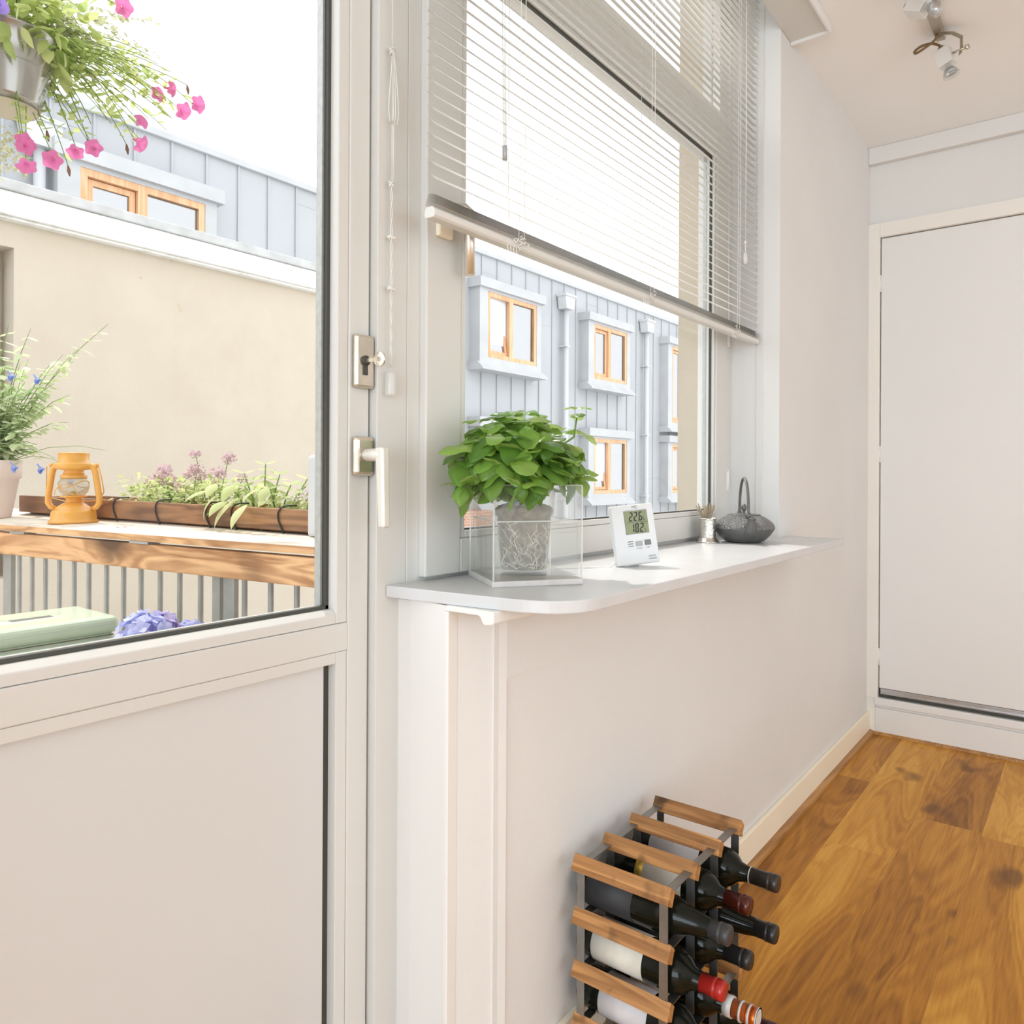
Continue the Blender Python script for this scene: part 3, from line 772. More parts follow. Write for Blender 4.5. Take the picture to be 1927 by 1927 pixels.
bp = thing('basil_plant', 'bushy green basil in a clear pot full of roots, inside the acrylic cube', 'plant', (BC[0], BC[1], ZS+.017))
m = MB()
PZ = ZS + .0175
m.lathe([(0, 0), (.0415, 0), (.0425, .003), (.0505, .098), (.0555, .100), (.0575, .150), (.0565, .150), (.0545, .102), (.0495, .100), (.0415, .004)], (BC[0], BC[1], PZ), (0, 0, 1), 36)
m.build('pot', M['potclear'], bp)
m = MB(); m.lathe([(0, .004), (.0405, .004), (.0490, .098), (.0535, .1045), (.0535, .112), (.048, .118), (.03, .124), (0, .126)], (BC[0], BC[1], PZ), (0, 0, 1), 30)
so = m.build('soil', M['soil'], bp)
m = MB()
rs = random.Random(5)
for k in range(150):
    a = rs.uniform(0, 2*PI); z = rs.uniform(.008, .095); pts = []
    ln = rs.randint(3, 9)
    for j in range(ln):
        r = .0415 + (z/.098)*.0083 + .0002
        pts.append((BC[0] + r*math.cos(a), BC[1] + r*math.sin(a), PZ + z))
        a += rs.uniform(-.22, .22); z -= rs.uniform(.003, .009)
        if z < .005: break
    if len(pts) > 1: m.tube(pts, rs.choice([.0003, .0004, .0005, .0006, .0009]), 4, caps=False)
for k in range(70):
    a = rs.uniform(0, 2*PI); z = rs.uniform(.005, .016); r = .0424
    m.tube([(BC[0] + r*math.cos(a+.1*j), BC[1] + r*math.sin(a+.1*j), PZ + z + rs.uniform(-.003, .003)) for j in range(4)], .0006, 4, caps=False)
m.build('roots', M['root'], so)
# stems and leaves
rb = random.Random(21)
st, lf = MB(), MB()
C0 = Vector((BC[0] - .012, BC[1] + .008, PZ + .150))
def basil_leaf(p, d, L):
    d = Vector(d); up = Vector((0, 0, 1)) + Vector((rb.uniform(-.3, .3), rb.uniform(-.3, .3), 0)) + Vector((d.x, d.y, 0))*.25
    lf.leaf(p, d, up, L, L*rb.uniform(.60, .74), droop=rb.uniform(.6, 1.5), cup=rb.uniform(.3, .65), rows=10, cols=6, shape=.72, wav=.12, tip=.62, rib=.22)
def sprig(p, d, n, size):
    '''a growing tip: opposite pairs of leaves turning by 90 degrees'''
    d = Vector(d).normalized(); a = d.orthogonal().normalized(); b = d.cross(a)
    ph = rb.uniform(0, PI)
    for i in range(n):
        sz = size*(1 - .28*i)
        for sgn in (0, PI):
            e = a*math.cos(ph+sgn) + b*math.sin(ph+sgn)
            basil_leaf(Vector(p) + d*(.012*i), (e*.85 + d*(.25 + .25*i)), sz*rb.uniform(.9, 1.1))
        ph += PI/2 + rb.uniform(-.2, .2)
heads = []
for k in range(34):
    az = 2*PI*k*.381966 + rb.uniform(-.2, .2); fr = math.sqrt((k+.5)/34)
    rad = .118*fr; 
    top = Vector((C0.x + rad*math.cos(az), C0.y + rad*.88*math.sin(az), C0.z + .125 - .120*fr**2.2 + rb.uniform(-.015, .012)))
    mid = C0.lerp(top, .5) + Vector((0, 0, .025)); start = Vector((BC[0] + .03*fr*math.cos(az), BC[1] + .03*fr*math.sin(az), PZ + .116))
    st.tube([start, C0.lerp(mid, .6), mid, top], [.0022, .002, .0017, .0012], 6)
    dd = (top - mid).normalized() + Vector((0, 0, .35))
    sprig(top, dd, 2, .062 if fr < .8 else .056)
    # older leaves lower on the stem
    for j in range(3):
        tq = .45 + .2*j; p = start.lerp(mid, min(1, tq*1.4)) if tq < .7 else mid.lerp(top, (tq-.7)/.3)
        a2 = az + rb.uniform(-1.2, 1.2)
        basil_leaf(p, (math.cos(a2), math.sin(a2), rb.uniform(-.2, .35)), rb.uniform(.055, .074))
# outer skirt of hanging leaves
for k in range(54):
    az = 2*PI*k/54 + rb.uniform(-.1, .1)
    if math.sin(az) > .55: continue
    r = rb.uniform(.070, .106); z = C0.z + rb.uniform(.025, .10)
    p = Vector((C0.x + r*math.cos(az), C0.y + r*.9*math.sin(az), z))
    basil_leaf(p, (math.cos(az)*.8, math.sin(az)*.8, rb.uniform(-.3, .1)), rb.uniform(.052, .075))
# tall shoot at the right
tp = Vector((1.218, .785, C0.z + .142))
st.tube([C0 + Vector((.03, -.01, 0)), C0 + Vector((.075, -.03, .07)), tp - Vector((.012, 0, .045)), tp], [.0025, .0023, .002, .0014], 6)
sprig(tp, (.05, 0, 1), 2, .046); basil_leaf(tp - Vector((.008, 0, .03)), (.8, -.5, .1), .06); basil_leaf(tp - Vector((.008, 0, .03)), (-.8, .5, .2), .05)
for q_, (ox, oy, oz, sz_) in enumerate(((-.050, .045, .112, .058), (.010, .03, .128, .05), (.045, -.015, .122, .056), (-.085, .01, .075, .05), (.088, .005, .085, .05))):
    t3 = C0 + Vector((ox, oy, oz)); st.tube([C0 + Vector((ox*.3, oy*.3, 0)), C0.lerp(t3, .6), t3], [.002, .0018, .0013], 6); sprig(t3, (ox*2, oy*2, .6), 2, sz_)
tp2 = Vector((.998, .885, C0.z + .055))
st.tube([C0 + Vector((-.03, .01, 0)), C0 + Vector((-.07, .03, .05)), tp2], [.002, .0018, .0014], 6); sprig(tp2, (-.5, .2, .6), 2, .05); basil_leaf(tp2, (-.7, -.5, -.3), .07)
lo = lf.build('leaves', M['basil'], bp); st.build('stems', M['stem'], bp)

# ---------------------------------------------------------------- digital thermometer
ZS = zs(1.43)
tb = thing('thermometer', 'grey white digital thermometer with green display standing on the sill', 'thermometer', (1.43, .765, ZS))
TW, TH, TD = .100, .1275, .015
yaw = math.radians(-PSI*180/PI + 0)   # placeholder replaced below
# local frame: x right along the face, y away from the viewer, z up
vdir = Vector((1.43, .765, 0)).normalized()
facing = math.atan2(vdir.y, vdir.x) - PI/2 + math.radians(26)
TM = Matrix.Translation((1.432, .765, ZS + .0008)) @ Matrix.Rotation(facing, 4, 'Z') @ Matrix.Rotation(math.radians(-8), 4, 'X') @ Matrix.Translation((-TW/2, 0, 0)) @ Matrix.Rotation(math.radians(-5), 4, 'Y') @ Matrix.Translation((TW/2, 0, 0))
m = MB(); m.box(-TW/2, TW/2, 0, TD, 0, TH); m.xf(TM); body = m.build('body', M['device'], tb, bevel=.0035, bseg=3)
def tquad(mb, x0, x1, z0, z1, y=-.0004, d=.0006): mb.box(x0, x1, y, y+d, z0, z1)
def tpx(px, py):            # pixel of the close-up of the face -> local x, z
    return ((px-330)/1140*TW*1.0 - TW/2*.98, (1700-py)/1520*TH + .006)
m = MB(); tquad(m, -.0205, .0325, .0655, .1135, -.0005); m.xf(TM); scr = m.build('screen', M['lcd'], tb, label='green grey display')
m = MB(); tquad(m, -.0213, .0333, .0647, .1143, -.0003); m.xf(TM); m.build('screen_edge', M['inkgrey'], tb)
SEG = {'0': 'abcdef', '1': 'bc', '2': 'abged', '6': 'afgedc', '8': 'abcdefg'}
def digit(mb, ch, x, z, w, hh, th):
    s_ = .12*hh
    def P(u, v): return (x + u*w + (v-.5)*s_, -.0009, z + v*hh)
    a = th/w/2; b = th/hh/2; g = .035
    segs = {'a': [(g, 1), (1-g, 1), (1-2*a, 1-2*b), (2*a, 1-2*b)], 'd': [(2*a, 2*b), (1-2*a, 2*b), (1-g, 0), (g, 0)], 'g': [(a*1.4, .5), (2*a, .5+b), (1-2*a, .5+b), (1-a*1.4, .5), (1-2*a, .5-b), (2*a, .5-b)],
            'f': [(0, 1-g), (2*a, 1-2*b-g/2), (2*a, .5+b+g/2), (0, .5+g/2)], 'b': [(1, 1-g), (1, .5+g/2), (1-2*a, .5+b+g/2), (1-2*a, 1-2*b-g/2)],
            'e': [(0, .5-g/2), (2*a, .5-b-g/2), (2*a, 2*b+g/2), (0, g)], 'c': [(1, .5-g/2), (1, g), (1-2*a, 2*b+g/2), (1-2*a, .5-b-g/2)]}
    for k in SEG[ch]:
        mb.prism([P(u, v) for u, v in segs[k]], (0, .0002, 0))
m = MB()
for (txt, z) in (('226', .0918), ('182', .0675)):
    xs = [-.0098, .0012, .0128]
    for ch, x in zip(txt, xs): digit(m, ch, x, z, .0086, .0192, .0026)
    m.box(.0104, .0119, -.0009, -.0007, z-.0002, z+.0014)
    m.box(.0232, .0242, -.0009, -.0007, z+.0098, z+.0108)
    m.box(.0235, .0265, -.0009, -.0007, z+.0062, z+.0070); m.box(.0235, .0243, -.0009, -.0007, z+.0012, z+.0070); m.box(.0235, .0265, -.0009, -.0007, z+.0006, z+.0014)
m.box(-.0165, .0300, -.0009, -.0007, .0892, .0898)
m.xf(TM)
TX = TM @ Matrix.Translation((0, -.0008, 0)) @ Matrix.Rotation(PI/2, 4, 'X')
def ttext(s, size, x, z): return text_mb(s, size, TX @ Matrix.Translation((x, z, 0)))
join(m, ttext('IN', .0030, .0262, .1085)); join(m, ttext('OUT', .0028, .0272, .0872))
m.build('digits', M['ink'], scr, label='black digits reading 22.6 over 18.2')
m = MB(); join(m, ttext('TFA', .0062, .0035, .1216)); m.xf(Matrix.Identity(4))
fr_ = MB(); fr_.box(.0060, .0118, -.0006, -.0004, .1186, .1190); fr_.box(.0060, .0118, -.0006, -.0004, .1246, .1250); fr_.box(.0114, .0118, -.0006, -.0004, .1186, .1250); fr_.box(-.0245, .0330, -.0006, -.0004, .1158, .1161); fr_.xf(TM)
m.build('logo', M['inkgrey'], body); fr_.build('logo_frame', M['inkgrey'], body); m = MB()
join(m, ttext('MAX/MIN', .0032, .0055, .0335)); join(m, ttext('RESET', .0032, .0262, .0338))
m.build('lettering', M['inkgrey'], body, label='small words MAX/MIN and RESET under the buttons'); m = MB()
join(m, ttext('DIGITAL', .0048, .0330, .0150)); join(m, ttext('THERMO', .0048, .0335, .0092))
m.build('lettering', M['inkgrey'], body)
m = MB()
for k in range(3): tquad(m, -.0200, -.0075, .0485 - .0047*k, .0500 - .0047*k)
m.xf(TM); m.build('vent_slots', M['inkgrey'], body)
m = MB(); m.box(-.0020, .0135, -.0016, 0, .0385, .0490); m.xf(TM); m.build('button', M['btnlight'], tb, bevel=.0006)
m = MB(); m.box(.0190, .0335, -.0016, 0, .0390, .0500); m.xf(TM); m.build('button', M['btndark'], tb, bevel=.0006, label='darker grey button on the right')
m = MB(); m.prism([(-.02, TD, .06), (-.02, TD, .09), (-.02, TD+.034, -.004), (-.02, TD+.031, -.004)], (.04, 0, 0)); m.xf(TM); m.build('stand', M['deviceside'], tb)
p0 = TM @ Vector((-TW/2, TD*.6, .008))
m = MB(); m.tube([p0, p0 + Vector((-.022, .004, -.0075)), (1.33, .842, ZS+.0022), (1.275, .880, ZS+.0020), (1.23, .905, ZS+.0020), (1.16, .944, ZS+.0022)], .0014, 6)
m.build('probe_cable', M['cord'], tb)

# ---------------------------------------------------------------- silver glass holder with dry sticks
cpc = (2.113, .905); ZS = zs(2.113)
c = thing('silver_cup', 'small embossed silver cup on a flared foot beside the teapot', 'cup', (cpc[0], cpc[1], ZS))
m = MB()
m.lathe([(0, .0), (.033, .0), (.0335, .0025), (.031, .005), (.0285, .0058), (.0275, .010), (.0245, .012)], (cpc[0], cpc[1], ZS), (0, 0, 1), 40)
m.build('foot', M['silverp'], c)
m = MB(); m.lathe([(.0235, .066), (.0255, .068), (.0255, .071), (.0243, .0715), (.0235, .069)], (cpc[0], cpc[1], ZS), (0, 0, 1), 36); m.build('rim', M['silverp'], c)
m = MB(); m.lathe([(.0245, .012), (.0225, .016), (.0222, .040), (.0235, .066), (.0243, .0712), (.0230, .0712), (.0212, .040), (.021, .016), (0, .015)], (cpc[0], cpc[1], ZS), (0, 0, 1), 40)
m.build('bowl', M['silver'], c)
rk = random.Random(3)
sticks = [(-.036, .0, .062), (-.029, .006, .070), (-.014, .0, .060), (-.009, -.004, .062), (-.002, .004, .068), (.004, -.003, .072), (.010, .002, .070), (.016, -.004, .073), (.021, .004, .068)]
rr = Vector((SI, -CO, 0)); ff = Vector((CO, SI, 0))
where = ['leftmost, leaning far out over the left rim', 'second from the left, thick and leaning left', 'short one left of the middle', 'just left of the middle, lumpy head', 'middle one standing straight', 'right of the middle, tallest lumpy head',
         'third from the right, leaning right', 'second from the right, pointed and leaning right', 'thin rightmost one close to the teapot']
for i, (dx, dy, hh) in enumerate(sticks):
    base = Vector((cpc[0], cpc[1], ZS + .0165)) + rr*(-dx*.25) + ff*(-dy*.8)
    tip = Vector((cpc[0], cpc[1], ZS + .0715)) + rr*(dx*1.0) + ff*dy + Vector((0, 0, hh*.62))
    m = MB(); n = 9; pts, rad = [], []
    for j in range(n+1):
        u = j/n; pts.append(base.lerp(tip, u) + Vector((rk.uniform(-.0006, .0006), rk.uniform(-.0006, .0006), 0)))
        rad.append(.0012 if u < .55 else (.0016 + rk.uniform(0, .0022))*(1.25 if i < 2 else 1) if u < .95 else .0007)
    if i in (7, 8): rad = [.0011 if u < 7 else (.0020 if u < n else .0005) for u in range(n+1)]
    m.tube(pts, rad, 7)
    o = m.build('dried_stick', M['stick'], off=base); tag(o, 'dried brown stick in the silver cup: ' + where[i], 'stick', 'dried sticks in the silver cup')

# ---------------------------------------------------------------- cast-iron teapot
tc_ = (2.195, .828); ZS = zs(2.195)
tp_ = thing('teapot', 'dark grey cast iron teapot with a tall arched handle on the sill', 'teapot', (tc_[0], tc_[1], ZS))
cc = (tc_[0], tc_[1], ZS)
m = MB()
m.lathe([(0, .0005), (.044, .0005), (.047, .0015)] + [(.046 + .042*u**.70, .0015 + .0405*u**1.22) for u in [k/12 for k in range(1, 13)]], cc, (0, 0, 1), 64)
bo = m.build('body', M['iron'], tp_)
t = NT('ribbed_iron'); tcx = t.n('ShaderNodeTexCoord')
vo = t.n('ShaderNodeTexVoronoi'); vo.inputs['Scale'].default_value = 260
mpn = t.n('ShaderNodeMapping'); mpn.inputs['Scale'].default_value = (1, 1, .8); t.l(tcx.outputs['Object'], mpn.inputs[0]); t.l(mpn.outputs[0], vo.inputs['Vector'])
M['ironrib'] = t.done(t.bsdf((.19, .19, .19, 1), .40, .35, vo.outputs['Distance'], 1.0, .004))
m = MB(); m.lathe([(.088, .042)] + [(.088 - .042*u**1.65, .042 + .0385*u**.80) for u in [k/14 for k in range(1, 15)]] + [(.044, .078)], cc, (0, 0, 1), 64)
m.build('shoulder', M['ironrib'], tp_, label='upper half covered in small raised points')
m = MB(); m.lathe([(0, .0855), (.02, .0850), (.044, .0828), (.0475, .0815), (.0475, .0795), (.044, .0785), (0, .079)], cc, (0, 0, 1), 48)
li = m.build('lid', M['iron'], tp_)
m = MB(); m.lathe([(.004, .084), (.0035, .090), (.0075, .097), (.0085, .103), (.006, .110), (.0025, .113), (0, .1135)], cc, (0, 0, 1), 18)
m.build('lid_knob', M['iron'], li)
# spout pointing towards the room and the camera
sd = Vector((-tc_[0]*.98, -tc_[1]*.9, 0)).normalized(); sd = (Matrix.Rotation(math.radians(14), 4, 'Z') @ sd)
c3 = Vector(cc)
m = MB(); m.tube([c3 + sd*.062 + Vector((0, 0, .038)), c3 + sd*.082 + Vector((0, 0, .048)), c3 + sd*.094 + Vector((0, 0, .062)), c3 + sd*.101 + Vector((0, 0, .074))], [.024, .0185, .0125, .0095], 20, caps=False)
m.tube([c3 + sd*.101 + Vector((0, 0, .074)), c3 + sd*.1015 + Vector((0, 0, .0755)), c3 + sd*.101 + Vector((0, 0, .0745)), c3 + sd*.094 + Vector((0, 0, .062))], [.0095, .0085, .0075, .006], 20)
m.build('spout', M['iron'], tp_)
# handle arch spans spout side to back
m = MB(); hp = []
for j in range(25):
    a = PI*j/24
    hp.append(c3 + sd*(.058*math.cos(a)) + Vector((0, 0, .083 + .106*math.sin(a)**.8)))
hp = [c3 + sd*.060 + Vector((0, 0, .070))] + hp + [c3 - sd*.060 + Vector((0, 0, .070))]
m.tube(hp, .0042, 10); m.build('handle', M['iron'], tp_)
for s_ in (1, -1):
    m = MB(); m.tube([c3 + sd*(s_*.0565) + Vector((0, 0, .070)), c3 + sd*(s_*.0575) + Vector((0, 0, .083)), c3 + sd*(s_*.060) + Vector((0, 0, .090))], [.009, .008, .0055], 10); m.build('lug', M['iron'], tp_)

# ---------------------------------------------------------------- wine rack
RX = [1.206 + .1090*k for k in range(4)]
RZ = [.430, .3305, .231, .1315, .040]
RY0, RY1 = .5795, .7775
wr = thing('wine_rack', 'wooden and steel wine rack standing on the floor against the window wall', 'wine rack', (1.37, .68, 0))
for iz, z in enumerate(RZ):
    for x in RX:
        m = MB()
        pr = [(x, z), (x+.0150, z-.0145), (x+.0040, z-.0370), (x-.0160, z-.0260)]
        m.prism([(px_, RY0, pz_) for px_, pz_ in pr], (0, RY1-RY0, 0))
        m.build('bar', M['rackwood'], wr, bevel=.0010)
for yy in (RY0+.006, RY1-.022):
    for z in RZ:
        m = MB(); m.box(RX[0]-.007, RX[3]+.012, yy, yy+.0165, z-.0185, z-.0170); m.build('cross_strip', M['steel'], wr)
    for x in RX:
        m = MB(); m.box(x-.0010, x+.0005, yy, yy+.0165, 0, RZ[0]-.006); m.build('upright', M['steel'], wr)

def bottle(name_lab, col, row, cap, labels, L=.300, r=.0375, y0=.787, nr=.0145, capl=.058, bord=True, ringcol=None, bands=None, grp='wine bottles in the rack'):
    L -= .013
    """bottle lying with its base to the wall and its neck towards the room"""
    x = (RX[col] + RX[col+1])/2; z = RZ[row+1] - .0165 + r
    b = thing('wine_bottle', name_lab, 'bottle', (x, y0 - L/2, z - r), grp)
    ax = (0, -1, 0); ce = (x, y0, z)
    sh = .190 if bord else .155
    if bord: prof = [(0, .012), (r*.55, .006), (r*.80, .0), (r*.94, .001), (r, .006), (r, sh), (r*.97, sh+.010), (r*.78, sh+.026), (r*.50, sh+.036), (nr*1.12, sh+.046), (nr, sh+.054), (nr*.97, L-.020), (nr*1.08, L-.019), (nr*1.08, L-.004), (nr*.9, L-.001), (0, L-.001)]
    else: prof = [(0, .012), (r*.55, .006), (r*.80, .0), (r*.94, .001), (r, .006), (r, sh), (r*.94, sh+.018), (r*.78, sh+.042), (r*.58, sh+.066), (nr*1.25, sh+.088), (nr*1.02, sh+.105), (nr*.97, L-.020), (nr*1.08, L-.019), (nr*1.08, L-.004), (nr*.9, L-.001), (0, L-.001)]
    m = MB(); m.lathe(prof, ce, ax, 36); m.build('glass_body', M['btlglass'], b)
    for (h0, h1, mt) in labels:
        m = MB(); m.lathe([(r+.0001, h0), (r+.0006, h0), (r+.0006, h1), (r+.0001, h1)], ce, ax, 40); m.build('label', M[mt], b)
    c0 = L - capl
    e = .0010
    m = MB()
    m.lathe([(nr+.0002, c0), (nr+e, c0), (nr+e, L-.021), (nr*1.10+e, L-.020), (nr*1.10+e, L-.0165), (nr*1.05+e, L-.016), (nr*1.05+e, L-.0145), (nr*1.10+e, L-.014), (nr*1.10+e, L-.003), (nr*.95+e, L), (0, L)], ce, ax, 28)
    co = m.build('capsule', M[cap], b)
    if ringcol:
        m = MB(); m.lathe([(nr+e, c0), (nr+e+.0005, c0), (nr+e+.0005, c0+.0018), (nr+e, c0+.0018)], ce, ax, 28); m.build('capsule_ring', M[ringcol], co)
    if bands:
        for h_, w_, mt in bands:
            m = MB(); m.lathe([(nr+e, L-h_), (nr*1.10+e+.0012, L-h_), (nr*1.10+e+.0012, L-h_+w_), (nr+e, L-h_+w_)], ce, ax, 28)
            if h_ < .004: m.lathe([(nr*1.10+e+.0012, L-h_+w_), (0, L-h_+w_)], ce, ax, 28)
            m.build('capsule_band', M[mt], co)
    return b
bottle('bottle with black label and grey capsule, top row nearest the door', 0, 0, 'cap_grey', [(.020, .118, 'lab_black')], L=.305, bord=False, nr=.0150, capl=.066)
bottle('bottle with gold banded white label and burgundy capsule, middle of the top row', 1, 0, 'cap_burg', [(.066, .082, 'lab_gold'), (.0822, .165, 'lab_white')], L=.300, capl=.055)
bottle('bottle with pale grey label and brown black ringed capsule, far end of the top row', 2, 0, 'cap_brown', [(.040, .150, 'lab_grey')], L=.315, capl=.056, ringcol='foilwhite')
bottle('bottle with large cream label and bright red capsule, second row nearest the door', 0, 1, 'cap_red', [(.034, .140, 'lab_white')], L=.296, capl=.052, ringcol='foilwhite')
bottle('bottle with plain black capsule, middle of the second row', 1, 1, 'cap_black', [(.05, .14, 'lab_black')], L=.302, capl=.062)
bottle('bottle with long matt black capsule, far end of the second row', 2, 1, 'cap_black', [(.045, .14, 'lab_black')], L=.312, nr=.0155, capl=.070, bord=False)
bottle('black bottle with pinkish label, third row nearest the door', 0, 2, 'cap_black', [(.05, .15, 'lab_grey')], L=.290)
bottle('bottle with shiny orange capsule ringed in white, middle of the third row', 1, 2, 'cap_orange', [(.06, .15, 'lab_white')], L=.315, capl=.046, nr=.0150,
       bands=[(.063, .016, 'foilwhite'), (.033, .004, 'foilwhite'), (.017, .004, 'foilwhite'), (.002, .0026, 'foilwhite')])
bottle('bottle with dark purple capsule in the bottom row, at the lower edge of the photo', 2, 3, 'cap_purple', [(.05, .14, 'lab_black')], L=.315)

# ---------------------------------------------------------------- ceiling spotlights
sp_ = thing('ceiling_spotlight', 'steel ceiling spotlight bar with adjustable square heads and halogen reflectors', 'ceiling lamp', (2.66, .413, CEIL))
MB().box(2.18, 2.835, .400, .427, CEIL-.020, CEIL-.0005).build('mounting_bar', M['brackmetal'], sp_, bevel=.002)
def head(pv, d, sidev, tag_):
    """pv: centre of the square housing, d: light direction, sidev: bracket side"""
    d = Vector(d).normalized(); sv = Vector(sidev); sv = (sv - d*sv.dot(d)).normalized(); tv = d.cross(sv)
    Mx = Matrix(((sv.x, tv.x, d.x, pv[0]), (sv.y, tv.y, d.y, pv[1]), (sv.z, tv.z, d.z, pv[2]), (0, 0, 0, 1)))
    hh = .0235
    m = MB(); m.box(-hh, hh, -hh, hh, -.028, .028); m.xf(Mx); hd = m.build('spot_head', M['spotbox'], sp_, bevel=.0015)
    m = MB(); m.box(-hh+.003, hh-.003, -hh+.003, hh-.003, -.0290, -.0275); m.tube([(0, 0, -.042), (0, 0, -.028)], .009, 10); m.xf(Mx); m.build('lamp_holder', M['brackmetal'], hd)
    m = MB(); m.lathe([(.0085, .028), (.0085, .036), (.014, .038), (.019, .046), (.0235, .058), (.025, .062), (.0255, .0625), (.0255, .065), (.022, .0655), (0, .0655)], (0, 0, 0), (0, 0, 1), 30); m.xf(Mx)
    m.build('halogen_bulb', M['bulb'], hd)
    m = MB(); m.lathe([(.007, .036), (.014, .041), (.019, .049), (.022, .057), (.0205, .057), (.0175, .049), (.0125, .043), (.006, .038)], (0, 0, 0), (0, 0, 1), 24); m.xf(Mx)
    m.build('reflector', M['alu'], hd)
    return Mx, hd
# far head, hanging and aimed down
p2 = Vector((2.835, .402, 2.520))
Mx, hd = head(p2, (.05, -.30, -.95), (-.2, -1, .1), 'far')
br_ = MB()
e1 = p2 + Vector((-.004, -.048, .010))
def flat(mb, pts, w, th, wd):
    wd = Vector(wd).normalized(); pts = [Vector(p) for p in pts]
    for a, b in zip(pts[:-1], pts[1:]):
        u = (b-a).normalized(); nn = u.cross(wd).normalized(); a_ = a - u*th*.5; b_ = b + u*th*.5
        q = [a_ + wd*w/2 + nn*th/2, a_ - wd*w/2 + nn*th/2, a_ - wd*w/2 - nn*th/2, a_ + wd*w/2 - nn*th/2]
        mb.prism(q, b_ - a_)
flat(br_, [(2.775, .412, 2.579), (2.800, .375, 2.577), (2.822, .353, 2.566), e1 + Vector((0, 0, .004)), e1 + Vector((0, .004, -.012))], .016, .0022, (.8, .6, 0))
bo_ = br_.build('bracket', M['brackmetal'], sp_)
m = MB(); m.tube([e1 + Vector((.006, .026, 0)), e1 + Vector((-.006, -.014, 0))], .004, 10); m.lathe([(0, 0), (.0085, 0), (.0085, .006), (0, .006)], e1 + Vector((-.006, -.014, 0)), (-.4, -.9, 0), 14); m.build('clamp_screw', M['nickelpol'], bo_)
def smooth(pts, k=8):
    pts = [Vector(p) for p in pts]; out = []
    q = [pts[0]] + pts + [pts[-1]]
    for i in range(1, len(q)-2):
        for j in range(k):
            u = j/k; p0, p1_, p2_, p3 = q[i-1], q[i], q[i+1], q[i+2]
            out.append(.5*((2*p1_) + (p2_-p0)*u + (2*p0-5*p1_+4*p2_-p3)*u*u + (3*p1_-p0-3*p2_+p3)*u**3))
    return out + [pts[-1]]
m = MB(); a0 = Vector((2.785, .418, 2.578)); b0 = Mx @ Vector((0, 0, -.040))
m.tube(smooth([a0, a0 + Vector((.008, .010, -.012)), a0 + Vector((.004, .040, -.030)), a0 + Vector((.006, .062, -.036)), a0 + Vector((.010, .066, -.026)), a0 + Vector((.014, .048, -.014)), a0 + Vector((.020, .020, -.012)), b0 + Vector((-.004, .006, .008)), b0]), .0042, 8)
m.build('cable', M['brasscable'], sp_)
# near head, turned towards the room
p1 = Vector((2.500, .425, 2.532))
Mx, hd = head(p1, (-.22, -.76, -.42), (.1, -.3, 1), 'near')
br_ = MB(); flat(br_, [(2.50, .413, 2.579), (2.51, .405, 2.574), p1 + Vector((.02, -.005, .012))], .014, .002, (.8, .6, 0)); br_.build('bracket', M['brackmetal'], sp_)

# ---------------------------------------------------------------- outside: ground and houses
S(MB().box(-40, 70, 1.3, 60, -3.2, -3.0), 'ground', M['paving'])

